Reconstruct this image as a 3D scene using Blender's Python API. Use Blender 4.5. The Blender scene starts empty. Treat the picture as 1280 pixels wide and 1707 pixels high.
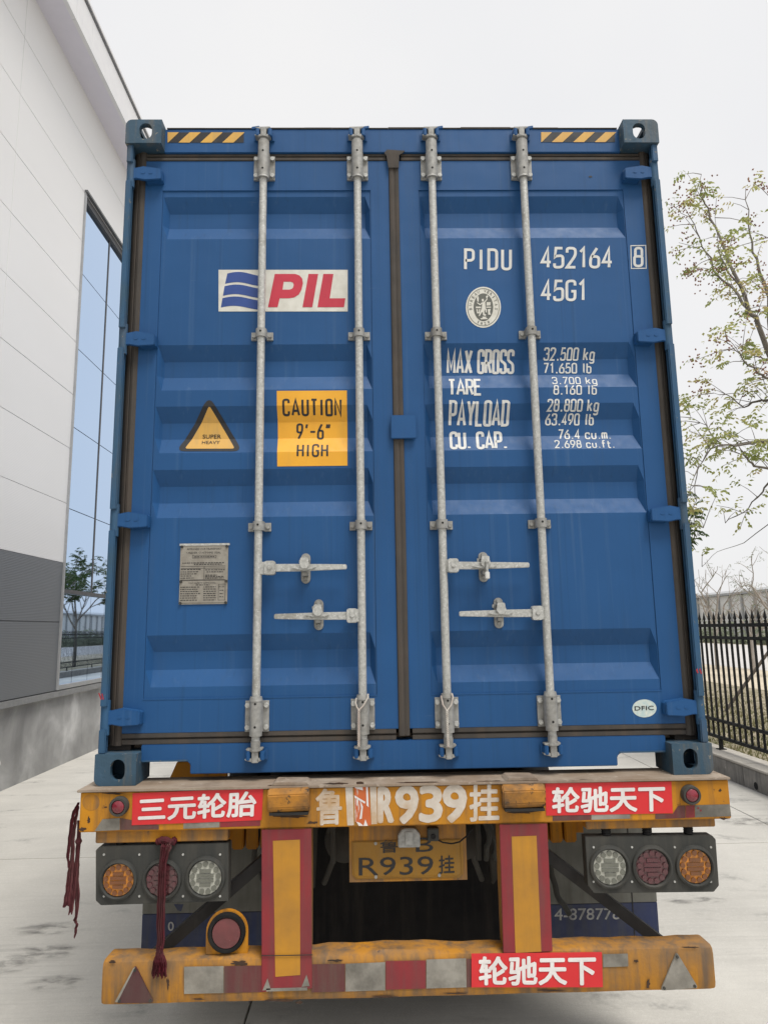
import bpy, bmesh, math, random
from mathutils import Vector, Matrix
rnd = random.Random(7)
SC = bpy.context.scene
COL = SC.collection
R = math.radians

# ------------------------------------------------------------------ camera
CZ = 1.35                                  # height of the container's underside
CAM = Vector((-0.13558, -2.92173, CZ + 0.58592))
YAW, PITCH, ROLL, FPX = 0.02137, 0.16376, -0.01541, 1185.0
_f = Vector((math.sin(YAW)*math.cos(PITCH), math.cos(YAW)*math.cos(PITCH), math.sin(PITCH)))
_r0 = Vector((math.cos(YAW), -math.sin(YAW), 0)); _u0 = _r0.cross(_f)
_r = _r0*math.cos(ROLL) + _u0*math.sin(ROLL)
_u = -_r0*math.sin(ROLL) + _u0*math.cos(ROLL)
cd = bpy.data.cameras.new('camera'); cam = bpy.data.objects.new('camera', cd); COL.objects.link(cam)
cd.sensor_fit = 'HORIZONTAL'; cd.sensor_width = 36.0; cd.lens = 36.0*FPX/1280.0
cd.clip_start = 0.05; cd.clip_end = 2000
cam.matrix_world = Matrix(((_r.x, _u.x, -_f.x, CAM.x), (_r.y, _u.y, -_f.y, CAM.y), (_r.z, _u.z, -_f.z, CAM.z), (0, 0, 0, 1)))
SC.camera = cam

# ------------------------------------------------------------------ sky, sun, exposure
SUN_DIR = Vector((0.27, -0.42, 1.0)).normalized()      # towards the sun
world = bpy.data.worlds.new('World'); SC.world = world; world.use_nodes = True
wn = world.node_tree; wn.nodes.clear()
sky = wn.nodes.new('ShaderNodeTexSky'); sky.sky_type = 'NISHITA'; sky.sun_disc = False
sky.sun_elevation = math.asin(SUN_DIR.z); sky.sun_rotation = math.atan2(SUN_DIR.x, SUN_DIR.y)
sky.air_density = 1.0; sky.dust_density = 4.0
b1 = wn.nodes.new('ShaderNodeBackground'); b1.inputs[1].default_value = 0.05
b2 = wn.nodes.new('ShaderNodeBackground'); b2.inputs[0].default_value = (0.90, 0.897, 0.905, 1); b2.inputs[1].default_value = 0.525
tcw = wn.nodes.new('ShaderNodeTexCoord'); nzw = wn.nodes.new('ShaderNodeTexNoise'); nzw.inputs['Scale'].default_value = 2.2; nzw.inputs['Detail'].default_value = 4
rpw = wn.nodes.new('ShaderNodeValToRGB'); rpw.color_ramp.elements[0].position = 0.3; rpw.color_ramp.elements[0].color = (0.865, 0.868, 0.885, 1); rpw.color_ramp.elements[1].position = 0.72; rpw.color_ramp.elements[1].color = (0.945, 0.935, 0.925, 1)
wn.links.new(tcw.outputs['Generated'], nzw.inputs['Vector']); wn.links.new(nzw.outputs['Fac'], rpw.inputs[0]); wn.links.new(rpw.outputs[0], b2.inputs[0])
mx = wn.nodes.new('ShaderNodeMixShader'); mx.inputs[0].default_value = 0.90
wo = wn.nodes.new('ShaderNodeOutputWorld')
wn.links.new(sky.outputs[0], b1.inputs[0]); wn.links.new(b1.outputs[0], mx.inputs[1])
wn.links.new(b2.outputs[0], mx.inputs[2]); wn.links.new(mx.outputs[0], wo.inputs[0])
sl = bpy.data.lights.new('sun', 'SUN'); sl.energy = 1.5; sl.angle = R(24); sl.color = (1.0, 0.96, 0.9)
so = bpy.data.objects.new('sun', sl); COL.objects.link(so)
so.rotation_euler = SUN_DIR.to_track_quat('Z', 'Y').to_euler()
vs = SC.view_settings
vs.view_transform = 'Standard'; vs.look = 'None'; vs.exposure = 1.0; vs.gamma = 1.0; vs.use_curve_mapping = False
try:
    SC.cycles.max_bounces = 8; SC.cycles.use_denoising = True
except Exception: pass

# ------------------------------------------------------------------ photograph pixel (1280x1707) -> point on a plane of the place
def ray(px, py): return _r*((px-640)/FPX) + _u*((853.5-py)/FPX) + _f
def at(px, py, Y):
    d = ray(px, py); t = (Y-CAM.y)/d.y; return CAM + d*t
def at_x(px, py, X):
    d = ray(px, py); t = (X-CAM.x)/d.x; return CAM + d*t
def at_z(px, py, z=0.0):
    d = ray(px, py); t = (z-CAM.z)/d.z; return CAM + d*t
def Z(z): return CZ + z

# ------------------------------------------------------------------ materials
MATS = {}
def N(nt, t, **kw):
    n = nt.nodes.new(t)
    for k, v in kw.items(): setattr(n, k, v)
    return n
def base_mat(name, col, rough=0.5, metal=0.0, spec=0.5):
    m = bpy.data.materials.new(name); m.use_nodes = True; MATS[name] = m
    nt = m.node_tree; b = nt.nodes['Principled BSDF']
    b.inputs['Base Color'].default_value = (*col, 1); b.inputs['Roughness'].default_value = rough
    b.inputs['Metallic'].default_value = metal; b.inputs['Specular IOR Level'].default_value = spec
    return m, nt, b
def coords(nt, scale=(1, 1, 1)):
    g = N(nt, 'ShaderNodeNewGeometry'); mp = N(nt, 'ShaderNodeMapping'); mp.inputs['Scale'].default_value = scale
    nt.links.new(g.outputs['Position'], mp.inputs['Vector']); return mp.outputs[0]
def noise(nt, vec, scale, detail=4, rough=0.55, dist=0.0):
    n = N(nt, 'ShaderNodeTexNoise'); n.inputs['Scale'].default_value = scale; n.inputs['Detail'].default_value = detail
    n.inputs['Roughness'].default_value = rough; n.inputs['Distortion'].default_value = dist
    nt.links.new(vec, n.inputs['Vector']); return n.outputs['Fac']
def ramp(nt, fac, stops):
    r = N(nt, 'ShaderNodeValToRGB'); e = r.color_ramp.elements
    while len(e) < len(stops): e.new(0.5)
    for k, (p, c) in enumerate(stops):
        e[k].position = p; e[k].color = (*c, 1) if isinstance(c, tuple) else (c, c, c, 1)
    nt.links.new(fac, r.inputs[0]); return r.outputs[0]
def mixc(nt, fac, a, b):
    m = N(nt, 'ShaderNodeMix', data_type='RGBA')
    for sock, v in ((m.inputs[0], fac), (m.inputs[6], a), (m.inputs[7], b)):
        if isinstance(v, (int, float)): sock.default_value = v
        elif isinstance(v, tuple): sock.default_value = (*v, 1)
        else: nt.links.new(v, sock)
    return m.outputs[2]
def bump(nt, b, h, strength=0.3, dist=0.01):
    n = N(nt, 'ShaderNodeBump'); n.inputs['Strength'].default_value = strength; n.inputs['Distance'].default_value = dist
    nt.links.new(h, n.inputs['Height']); nt.links.new(n.outputs[0], b.inputs['Normal'])
def worn(name, col, col2=None, dirt=(0.12, 0.1, 0.08), dirt_lo=0.58, dirt_hi=0.75, dirt_max=0.6, streak=True, rough=0.5,
         chip=None, chip_lo=0.66, chip_scale=38, spec=0.4, metal=0.0, bmp=0.1, var=6.0, rvar=0.12):
    """weathered coat: slow tone drift, vertical runs of dirt, small chips"""
    m, nt, b = base_mat(name, col, rough, metal, spec)
    col2 = col2 or tuple(c*0.82 for c in col)
    c = mixc(nt, ramp(nt, noise(nt, coords(nt), var, 5), [(0.35, 0.0), (0.68, 1.0)]), col, col2)
    sv = coords(nt, (14, 14, 1.1) if streak else (3, 3, 3))
    f = ramp(nt, noise(nt, sv, 1.6, 6, 0.65), [(dirt_lo, 0.0), (dirt_hi, dirt_max)])
    c = mixc(nt, f, c, dirt)
    if chip:
        cf = ramp(nt, noise(nt, coords(nt), chip_scale, 6, 0.7), [(chip_lo, 0.0), (chip_lo+0.03, 0.9)])
        c = mixc(nt, cf, c, chip)
    nt.links.new(c, b.inputs['Base Color'])
    rr = ramp(nt, noise(nt, coords(nt), 22, 4), [(0.3, max(0.05, rough-rvar)), (0.7, min(1, rough+rvar))])
    nt.links.new(rr, b.inputs['Roughness'])
    if bmp: bump(nt, b, noise(nt, coords(nt), 60, 4), bmp, 0.004)
    return m

BLUE = (0.017, 0.083, 0.228)
m = worn('container_blue', BLUE, (0.015, 0.073, 0.200), dirt=(0.035, 0.075, 0.15), dirt_lo=0.56, dirt_hi=0.9, dirt_max=0.4, rough=0.52, spec=0.25, bmp=0.03, var=1.4, rvar=0.06)
nt = m.node_tree; b = nt.nodes['Principled BSDF']; c = b.inputs['Base Color'].links[0].from_socket
c = mixc(nt, ramp(nt, noise(nt, coords(nt, (55, 55, .7)), 1.0, 4, 0.6), [(0.56, 0.0), (0.74, 0.30)]), c, (0.012, 0.045, 0.11))     # thin dark rain runs
c = mixc(nt, ramp(nt, noise(nt, coords(nt, (34, 34, .45)), 1.3, 4, 0.6), [(0.58, 0.0), (0.76, 0.22)]), c, (0.10, 0.17, 0.28))      # chalky runs
c = mixc(nt, ramp(nt, noise(nt, coords(nt, (5, 5, 70)), 1.0, 5, 0.7), [(0.70, 0.0), (0.73, 0.35)]), c, (0.09, 0.15, 0.25))         # faint scuffs
c = mixc(nt, ramp(nt, noise(nt, coords(nt), 26, 7, 0.75), [(0.715, 0.0), (0.73, 0.85)]), c, (0.055, 0.04, 0.035))                   # rust specks
nt.links.new(c, b.inputs['Base Color'])
sg = N(nt, 'ShaderNodeBump'); sg.inputs['Strength'].default_value = 0.12; sg.inputs['Distance'].default_value = 0.05
nt.links.new(noise(nt, coords(nt), 3.2, 2), sg.inputs['Height']); pb_ = b.inputs['Normal'].links[0].from_node; nt.links.new(sg.outputs[0], pb_.inputs['Normal'])
worn('frame_blue', (0.028, 0.088, 0.18), (0.036, 0.085, 0.14), dirt=(0.09, 0.085, 0.075), dirt_lo=0.5, dirt_hi=0.74, dirt_max=0.6, rough=0.6,
     chip=(0.16, 0.15, 0.13), chip_lo=0.64, chip_scale=30, spec=0.3)
worn('casting_blue', (0.045, 0.095, 0.15), (0.035, 0.07, 0.10), dirt=(0.13, 0.12, 0.10), dirt_lo=0.5, dirt_hi=0.7, dirt_max=0.65, rough=0.6,
     chip=(0.26, 0.235, 0.19), chip_lo=0.615, chip_scale=30, spec=0.3, bmp=0.35)
worn('gasket', (0.056, 0.051, 0.047), (0.072, 0.063, 0.055), dirt=(0.095, 0.074, 0.058), dirt_lo=0.46, dirt_hi=0.7, dirt_max=0.7, rough=0.75, spec=0.25)
worn('galvanised', (0.50, 0.505, 0.485), (0.34, 0.345, 0.33), dirt=(0.24, 0.23, 0.20), dirt_lo=0.56, dirt_hi=0.68, dirt_max=0.7, streak=False, rough=0.52, metal=0.25,
     chip=(0.62, 0.62, 0.60), chip_lo=0.58, chip_scale=110, var=70, bmp=0.4)
worn('galvanised_dull', (0.36, 0.36, 0.345), (0.25, 0.25, 0.24), dirt=(0.15, 0.135, 0.11), dirt_lo=0.5, dirt_hi=0.68, dirt_max=0.6, streak=False, rough=0.6, metal=0.25,
     chip=(0.36, 0.36, 0.34), chip_lo=0.6, chip_scale=110, var=55, bmp=0.4)
base_mat('hole_dark', (0.006, 0.006, 0.006), 0.9)
worn('marking_white', (0.66, 0.66, 0.635), (0.54, 0.55, 0.54), dirt=(0.25, 0.3, 0.36), dirt_lo=0.56, dirt_hi=0.8, dirt_max=0.5, rough=0.65, bmp=0, var=20, chip=(0.10, 0.17, 0.28), chip_lo=0.64, chip_scale=70)
worn('sticker_white', (0.66, 0.655, 0.60), (0.56, 0.55, 0.49), dirt=(0.4, 0.38, 0.33), dirt_lo=0.55, dirt_hi=0.75, dirt_max=0.4, rough=0.55, bmp=0, var=24, streak=False)
worn('logo_blue', (0.03, 0.072, 0.27), None, dirt=(0.1, 0.13, 0.25), dirt_max=0.3, rough=0.5, bmp=0)
worn('logo_red', (0.52, 0.035, 0.065), None, dirt=(0.4, 0.12, 0.12), dirt_max=0.3, rough=0.5, bmp=0)
worn('caution_yellow', (0.80, 0.40, 0.03), (0.72, 0.35, 0.028), dirt=(0.5, 0.3, 0.06), dirt_max=0.35, rough=0.5, bmp=0)
worn('faded_yellow', (0.66, 0.38, 0.07), (0.58, 0.34, 0.09), dirt=(0.35, 0.26, 0.12), dirt_lo=0.5, dirt_max=0.5, rough=0.55, bmp=0)
worn('print_black', (0.022, 0.022, 0.024), None, dirt=(0.06, 0.055, 0.05), dirt_max=0.5, rough=0.55, bmp=0)
worn('print_grey', (0.12, 0.125, 0.11), None, dirt=(0.2, 0.2, 0.18), dirt_max=0.5, rough=0.55, bmp=0)
worn('plate_metal', (0.33, 0.31, 0.27), (0.26, 0.24, 0.205), dirt=(0.17, 0.15, 0.12), dirt_lo=0.5, dirt_max=0.5, rough=0.5, metal=0.3, bmp=0.1, var=50, streak=False)
worn('oval_pale', (0.42, 0.55, 0.56), (0.62, 0.66, 0.60), dirt=(0.2, 0.35, 0.5), dirt_lo=0.55, dirt_hi=0.6, dirt_max=0.8, rough=0.5, bmp=0, var=60, streak=False)
worn('trailer_orange', (0.52, 0.225, 0.012), (0.36, 0.15, 0.014), dirt=(0.12, 0.078, 0.045), dirt_lo=0.50, dirt_hi=0.74, dirt_max=0.8, rough=0.6, spec=0.3,
     chip=(0.10, 0.055, 0.035), chip_lo=0.66, chip_scale=22, bmp=0.25, var=4)
worn('bumper_orange', (0.47, 0.205, 0.016), (0.24, 0.135, 0.055), dirt=(0.12, 0.09, 0.066), dirt_lo=0.42, dirt_hi=0.66, dirt_max=0.85, rough=0.68, spec=0.25,
     chip=(0.09, 0.06, 0.045), chip_lo=0.67, chip_scale=20, bmp=0.3, var=5)
worn('deck_steel', (0.24, 0.18, 0.13), (0.33, 0.275, 0.22), dirt=(0.10, 0.07, 0.05), dirt_lo=0.5, dirt_hi=0.7, dirt_max=0.7, streak=False, rough=0.8,
     chip=(0.36, 0.3, 0.24), chip_lo=0.6, chip_scale=16, bmp=0.4, var=7)
worn('reflect_red', (0.25, 0.024, 0.030), (0.18, 0.024, 0.032), dirt=(0.12, 0.055, 0.05), dirt_lo=0.46, dirt_hi=0.72, dirt_max=0.7, rough=0.5, spec=0.4, bmp=0.1)
worn('triangle_dirty', (0.085, 0.03, 0.032), (0.07, 0.045, 0.042), dirt=(0.10, 0.08, 0.062), dirt_lo=0.45, dirt_max=0.6, rough=0.6, bmp=0.2)
worn('rust', (0.075, 0.038, 0.02), (0.045, 0.028, 0.02), dirt=(0.025, 0.02, 0.017), dirt_lo=0.48, dirt_max=0.8, streak=False, rough=0.9, bmp=0.4, var=30)
worn('reflect_red_dirty', (0.13, 0.027, 0.031), (0.10, 0.038, 0.036), dirt=(0.11, 0.08, 0.062), dirt_lo=0.42, dirt_hi=0.7, dirt_max=0.8, rough=0.6, bmp=0.15)
worn('reflect_white_dirty', (0.30, 0.285, 0.25), (0.175, 0.162, 0.138), dirt=(0.075, 0.07, 0.06), dirt_lo=0.48, dirt_hi=0.68, dirt_max=0.75, rough=0.6, bmp=0.2, streak=False, var=12)
worn('reflect_yellow', (0.50, 0.235, 0.02), (0.36, 0.175, 0.028), dirt=(0.27, 0.14, 0.035), dirt_lo=0.5, dirt_hi=0.78, dirt_max=0.6, rough=0.5, bmp=0.1, var=7)
worn('banner_red', (0.63, 0.028, 0.033), (0.56, 0.024, 0.03), dirt=(0.5, 0.06, 0.055), dirt_max=0.4, rough=0.42, bmp=0.06)
worn('banner_white', (0.78, 0.75, 0.74), None, dirt=(0.65, 0.55, 0.53), dirt_max=0.4, rough=0.45, bmp=0)
worn('paint_white', (0.60, 0.55, 0.49), (0.50, 0.44, 0.37), dirt=(0.42, 0.25, 0.10), dirt_lo=0.52, dirt_hi=0.7, dirt_max=0.75, rough=0.65, bmp=0, var=30, streak=False)
worn('torn_orange', (0.55, 0.14, 0.04), (0.5, 0.11, 0.03), dirt=(0.6, 0.6, 0.56), dirt_lo=0.6, dirt_hi=0.62, dirt_max=0.9, rough=0.6, bmp=0)
worn('plate_yellow_shaded', (0.29, 0.145, 0.012), (0.23, 0.115, 0.014), dirt=(0.2, 0.13, 0.05), dirt_lo=0.5, dirt_max=0.6, rough=0.5, bmp=0.1)  # yellow darkened, the shade under the beam put into the plate colour
worn('housing_grey', (0.036, 0.038, 0.036), (0.052, 0.051, 0.046), dirt=(0.085, 0.08, 0.068), dirt_lo=0.46, dirt_hi=0.75, dirt_max=0.6, rough=0.7, spec=0.3)
worn('block_worn', (0.42, 0.18, 0.02), (0.30, 0.14, 0.03), dirt=(0.05, 0.04, 0.03), dirt_lo=0.45, dirt_hi=0.62, dirt_max=0.85, streak=False, rough=0.7,
     chip=(0.03, 0.025, 0.02), chip_lo=0.56, chip_scale=26, bmp=0.5)
worn('black_steel', (0.018, 0.018, 0.019), (0.03, 0.028, 0.026), dirt=(0.06, 0.05, 0.04), dirt_max=0.6, rough=0.65, spec=0.3)
worn('rubber', (0.014, 0.014, 0.015), (0.02, 0.02, 0.02), dirt=(0.05, 0.045, 0.04), dirt_lo=0.55, dirt_max=0.5, rough=0.9, spec=0.1)
worn('rubber_and_shade_black', (0.010, 0.010, 0.011), (0.016, 0.015, 0.015), dirt=(0.035, 0.03, 0.026), dirt_lo=0.5, dirt_max=0.6, rough=0.9, spec=0.1)  # curtain rubber, also the painted shade on the rail ends
worn('grimy_grey', (0.07, 0.066, 0.06), (0.045, 0.042, 0.038), dirt=(0.11, 0.095, 0.075), dirt_lo=0.5, dirt_max=0.6, rough=0.85, spec=0.15)
worn('flap_grey', (0.13, 0.13, 0.115), (0.09, 0.09, 0.08), dirt=(0.06, 0.055, 0.045), dirt_lo=0.45, dirt_max=0.7, rough=0.8)
worn('flap_blue', (0.022, 0.032, 0.085), (0.028, 0.033, 0.06), dirt=(0.05, 0.05, 0.05), dirt_lo=0.45, dirt_max=0.8, rough=0.75)
worn('flap_letter', (0.34, 0.34, 0.33), (0.22, 0.22, 0.22), dirt=(0.05, 0.055, 0.07), dirt_lo=0.48, dirt_max=0.8, rough=0.7, bmp=0)
def lens(name, col, dirt, lo=0.5):
    m = worn(name, col, tuple(c*0.75 for c in col), dirt=dirt, dirt_lo=lo, dirt_hi=lo+0.3, dirt_max=0.7, rough=0.22, spec=0.5, bmp=0.05, streak=False, var=30)
    b = m.node_tree.nodes['Principled BSDF']; b.inputs['Coat Weight'].default_value = 0.6; b.inputs['Coat Roughness'].default_value = 0.12
lens('lens_amber', (0.66, 0.24, 0.012), (0.34, 0.17, 0.05), 0.56); lens('lens_amber_cell', (0.17, 0.05, 0.005), (0.13, 0.06, 0.02))
lens('lens_clear', (0.56, 0.56, 0.49), (0.32, 0.31, 0.26), 0.56); lens('lens_clear_cell', (0.14, 0.145, 0.12), (0.11, 0.11, 0.09))
lens('lens_red', (0.095, 0.018, 0.026), (0.10, 0.05, 0.05), 0.42); lens('lens_red_cell', (0.088, 0.017, 0.025), (0.095, 0.047, 0.047), 0.42)
lens('lens_red_bright', (0.20, 0.010, 0.024), (0.14, 0.04, 0.05)); lens('lens_red_dusty', (0.145, 0.028, 0.032), (0.14, 0.06, 0.055))
worn('rag_red', (0.085, 0.012, 0.02), (0.07, 0.02, 0.025), dirt=(0.07, 0.04, 0.038), dirt_lo=0.45, dirt_hi=0.75, dirt_max=0.7, rough=0.95, spec=0.1, bmp=0.4, var=30)
worn('rag_pink', (0.12, 0.038, 0.042), (0.085, 0.026, 0.032), dirt=(0.10, 0.07, 0.06), dirt_lo=0.42, dirt_hi=0.75, dirt_max=0.8, rough=0.95, spec=0.1, bmp=0.4, var=30)
worn('rope', (0.55, 0.53, 0.48), (0.42, 0.38, 0.34), dirt=(0.35, 0.18, 0.15), dirt_lo=0.5, dirt_max=0.6, rough=0.9, bmp=0.2, var=60, streak=False)
base_mat('seal_white', (0.62, 0.62, 0.60), 0.4)
worn('marker_red', (0.35, 0.03, 0.04), None, rough=0.6, bmp=0)
# --- building
def cladding(name, col, freq=48.0, st=0.25):
    m, nt, b = base_mat(name, col, 0.42, 0.0, 0.4)
    c = mixc(nt, ramp(nt, noise(nt, coords(nt, (1, .25, .6)), 1.3, 5), [(0.3, 0.0), (0.75, 0.55)]), col, tuple(x*0.93 for x in col))
    nt.links.new(c, b.inputs['Base Color'])
    w = N(nt, 'ShaderNodeTexWave', wave_type='BANDS', bands_direction='Z', wave_profile='SIN'); w.inputs['Scale'].default_value = freq/6.2832*3.1416/3.1416
    nt.links.new(coords(nt), w.inputs['Vector']); bump(nt, b, w.outputs['Fac'], st, 0.006)
cladding('cladding_white', (0.83, 0.825, 0.82), 95, 0.10); cladding('cladding_grey', (0.155, 0.165, 0.178), 95, 0.22)
worn('parapet_white', (0.82, 0.82, 0.83), (0.78, 0.78, 0.80), dirt=(0.55, 0.55, 0.55), dirt_lo=0.6, dirt_max=0.3, rough=0.5, bmp=0)
worn('soffit_lilac', (0.77, 0.75, 0.83), (0.75, 0.73, 0.81), dirt=(0.5, 0.5, 0.52), dirt_lo=0.6, dirt_max=0.2, rough=0.55, bmp=0)
worn('coping_grey', (0.14, 0.145, 0.15), None, dirt_max=0.3, rough=0.5, bmp=0)
worn('frame_alu', (0.42, 0.43, 0.44), (0.36, 0.37, 0.38), dirt=(0.3, 0.3, 0.3), dirt_max=0.3, rough=0.4, metal=0.4, bmp=0)
worn('frame_dark', (0.09, 0.09, 0.095), None, dirt=(0.15, 0.14, 0.13), dirt_max=0.4, rough=0.5, bmp=0)
worn('flashing', (0.27, 0.275, 0.28), (0.23, 0.235, 0.24), dirt=(0.2, 0.2, 0.19), dirt_max=0.4, rough=0.45, metal=0.2, bmp=0)
m, nt, b = base_mat('plinth_render', (0.30, 0.30, 0.295), 0.7, 0, 0.3)
n1 = noise(nt, coords(nt, (1, .8, .75)), 1.5, 6, 0.55, 0.4)
c = ramp(nt, n1, [(0.30, (0.24, 0.24, 0.238)), (0.46, (0.34, 0.34, 0.335)), (0.56, (0.44, 0.44, 0.435)), (0.68, (0.66, 0.66, 0.65))])
c = mixc(nt, ramp(nt, noise(nt, coords(nt, (5, 5, .8)), 1.7, 5), [(0.56, 0.0), (0.8, 0.35)]), c, (0.2, 0.2, 0.195))
nt.links.new(c, b.inputs['Base Color']); bump(nt, b, noise(nt, coords(nt), 30, 5), 0.2, 0.01)
m, nt, b = base_mat('window_glass', (0.47, 0.62, 0.84), 0.015, 1.0, 0.5)  # tint carries the blue of the sky it reflects
nz = noise(nt, coords(nt, (1, .7, .5)), 0.9, 2); bump(nt, b, nz, 0.02, 0.02)
# --- ground
m, nt, b = base_mat('yard_concrete', (0.5, 0.48, 0.44), 0.72, 0, 0.3)
g0 = coords(nt)
c = ramp(nt, noise(nt, coords(nt, (1, 1, 1)), 0.55, 7, 0.6, 0.3), [(0.32, (0.45, 0.435, 0.40)), (0.5, (0.55, 0.532, 0.488)), (0.68, (0.64, 0.62, 0.57))])
c = mixc(nt, ramp(nt, noise(nt, coords(nt), 2.3, 8, 0.68, 0.2), [(0.40, 0.0), (0.66, 0.5)]), c, (0.46, 0.445, 0.41))
def marks(ang, sc, scale, lo, hi, mx_, col, c, det=5):
    r_ = N(nt, 'ShaderNodeMapping'); r_.inputs['Rotation'].default_value = (0, 0, R(ang)); r_.inputs['Scale'].default_value = sc
    nt.links.new(g0, r_.inputs['Vector'])
    f1 = ramp(nt, noise(nt, r_.outputs[0], scale, det, 0.6), [(lo, 0.0), (hi, mx_)])
    f2 = ramp(nt, noise(nt, g0, 0.9, 3, 0.5, 0.3), [(0.42, 0.1), (0.6, 1.0)])
    mu = N(nt, 'ShaderNodeMath', operation='MULTIPLY'); nt.links.new(f1, mu.inputs[0]); nt.links.new(f2, mu.inputs[1])
    return mixc(nt, mu.outputs[0], c, col)
c = marks(62, (0.6, 26.0, 1), 1.0, 0.5, 0.7, 0.45, (0.36, 0.35, 0.325), c)          # broom finish and scuffs
c = marks(55, (0.25, 7.0, 1), 1.0, 0.56, 0.68, 0.4, (0.30, 0.29, 0.27), c)           # faint tyre tracks
c = marks(-58, (0.3, 18.0, 1), 1.0, 0.5, 0.72, 0.4, (0.62, 0.60, 0.56), c)
blot = N(nt, 'ShaderNodeMath', operation='MULTIPLY')
nt.links.new(ramp(nt, noise(nt, coords(nt, (1, 2.2, 1)), 1.25, 4, 0.6, 0.5), [(0.58, 0.0), (0.70, 0.85)]), blot.inputs[0])
nt.links.new(ramp(nt, noise(nt, g0, 14, 5, 0.65), [(0.38, 0.15), (0.6, 1.0)]), blot.inputs[1])
c = mixc(nt, blot.outputs[0], c, (0.24, 0.235, 0.22))
c = mixc(nt, ramp(nt, noise(nt, g0, 70, 3, 0.5), [(0.72, 0.0), (0.76, 0.8)]), c, (0.12, 0.115, 0.10))
c = mixc(nt, ramp(nt, noise(nt, g0, 150, 4, 0.7), [(0.42, 0.0), (0.66, 0.35)]), c, (0.33, 0.32, 0.295))
c = mixc(nt, ramp(nt, noise(nt, g0, 38, 5, 0.7), [(0.5, 0.0), (0.7, 0.3)]), c, (0.66, 0.645, 0.60))
nt.links.new(c, b.inputs['Base Color']); bump(nt, b, noise(nt, g0, 60, 8, 0.75), 0.4, 0.008)
def see_through(name, col, scale, lo, hi, mx_, stretch=(1, 1, 1)):
    m, nt, b = base_mat(name, col, 0.9, 0, 0.1)
    g_ = N(nt, 'ShaderNodeTexCoord'); gr_ = N(nt, 'ShaderNodeTexGradient', gradient_type='SPHERICAL'); mp_ = N(nt, 'ShaderNodeMapping'); mp_.inputs['Location'].default_value = (-1, -1, 0); mp_.inputs['Scale'].default_value = (2, 2, 0)
    nt.links.new(g_.outputs['Generated'], mp_.inputs[0]); nt.links.new(mp_.outputs[0], gr_.inputs[0])
    f = ramp(nt, noise(nt, coords(nt, stretch), scale, 6, 0.65, 0.4), [(lo, 0.0), (hi, mx_)])
    mu = N(nt, 'ShaderNodeMath', operation='MULTIPLY'); nt.links.new(f, mu.inputs[0]); nt.links.new(ramp(nt, gr_.outputs['Fac'], [(0.0, 0.0), (0.45, 1.0)]), mu.inputs[1])
    nt.links.new(mu.outputs[0], b.inputs['Alpha'])
see_through('ground_stain', (0.22, 0.215, 0.205), 6.0, 0.44, 0.68, 0.62, (1, 2.0, 1))
base_mat('joint_dark', (0.10, 0.095, 0.085), 0.95)
m, nt, b = base_mat('earth', (0.25, 0.2, 0.13), 0.95, 0, 0.1)
c = ramp(nt, noise(nt, coords(nt), 2.6, 8, 0.7), [(0.32, (0.16, 0.165, 0.10)), (0.45, (0.27, 0.24, 0.17)), (0.58, (0.40, 0.345, 0.265)), (0.72, (0.50, 0.44, 0.35))])
c = mixc(nt, ramp(nt, noise(nt, coords(nt), 34, 4, 0.6), [(0.5, 0.0), (0.62, 0.8)]), c, (0.10, 0.10, 0.04))
nt.links.new(c, b.inputs['Base Color']); bump(nt, b, noise(nt, coords(nt), 18, 6), 0.6, 0.05)
worn('dry_verge', (0.56, 0.49, 0.38), (0.46, 0.40, 0.30), dirt=(0.25, 0.22, 0.12), dirt_lo=0.55, dirt_max=0.6, streak=False, rough=0.95, var=0.8)
worn('road_pale', (0.52, 0.50, 0.485), (0.46, 0.445, 0.43), dirt=(0.3, 0.28, 0.26), dirt_max=0.5, streak=False, rough=0.85, var=0.5)
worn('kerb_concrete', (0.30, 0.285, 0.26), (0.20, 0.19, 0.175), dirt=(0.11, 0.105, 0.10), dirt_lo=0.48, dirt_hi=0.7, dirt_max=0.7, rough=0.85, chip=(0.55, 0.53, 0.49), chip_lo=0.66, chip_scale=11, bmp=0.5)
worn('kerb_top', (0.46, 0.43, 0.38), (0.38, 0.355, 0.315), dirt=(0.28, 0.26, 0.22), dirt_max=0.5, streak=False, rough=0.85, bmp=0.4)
worn('fence_black', (0.008, 0.009, 0.009), (0.012, 0.013, 0.013), dirt=(0.05, 0.048, 0.042), dirt_lo=0.6, dirt_max=0.4, rough=0.6, spec=0.2)
worn('bark_pale', (0.30, 0.27, 0.24), (0.36, 0.33, 0.30), dirt=(0.2, 0.18, 0.16), rough=0.9)
worn('bark', (0.15, 0.13, 0.11), (0.21, 0.19, 0.165), dirt=(0.06, 0.05, 0.04), dirt_max=0.6, rough=0.9, bmp=0.5, var=9)
def foliage(name, stops, sc=1.6):
    m, nt, b = base_mat(name, (0.1, 0.15, 0.04), 0.6, 0, 0.3)
    c = ramp(nt, noise(nt, coords(nt), sc, 3, 0.6), stops)
    nt.links.new(c, b.inputs['Base Color'])
    tr = N(nt, 'ShaderNodeBsdfTranslucent'); nt.links.new(c, tr.inputs[0])
    mx = N(nt, 'ShaderNodeMixShader'); mx.inputs[0].default_value = 0.5
    out = nt.nodes['Material Output']
    nt.links.new(b.outputs[0], mx.inputs[1]); nt.links.new(tr.outputs[0], mx.inputs[2]); nt.links.new(mx.outputs[0], out.inputs[0])
foliage('leaf_green', [(0.3, (0.20, 0.25, 0.07)), (0.46, (0.32, 0.36, 0.12)), (0.58, (0.48, 0.46, 0.17)), (0.7, (0.48, 0.33, 0.20))])
foliage('leaf_dark', [(0.3, (0.035, 0.065, 0.02)), (0.5, (0.06, 0.10, 0.03)), (0.7, (0.11, 0.13, 0.045))])
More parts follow.
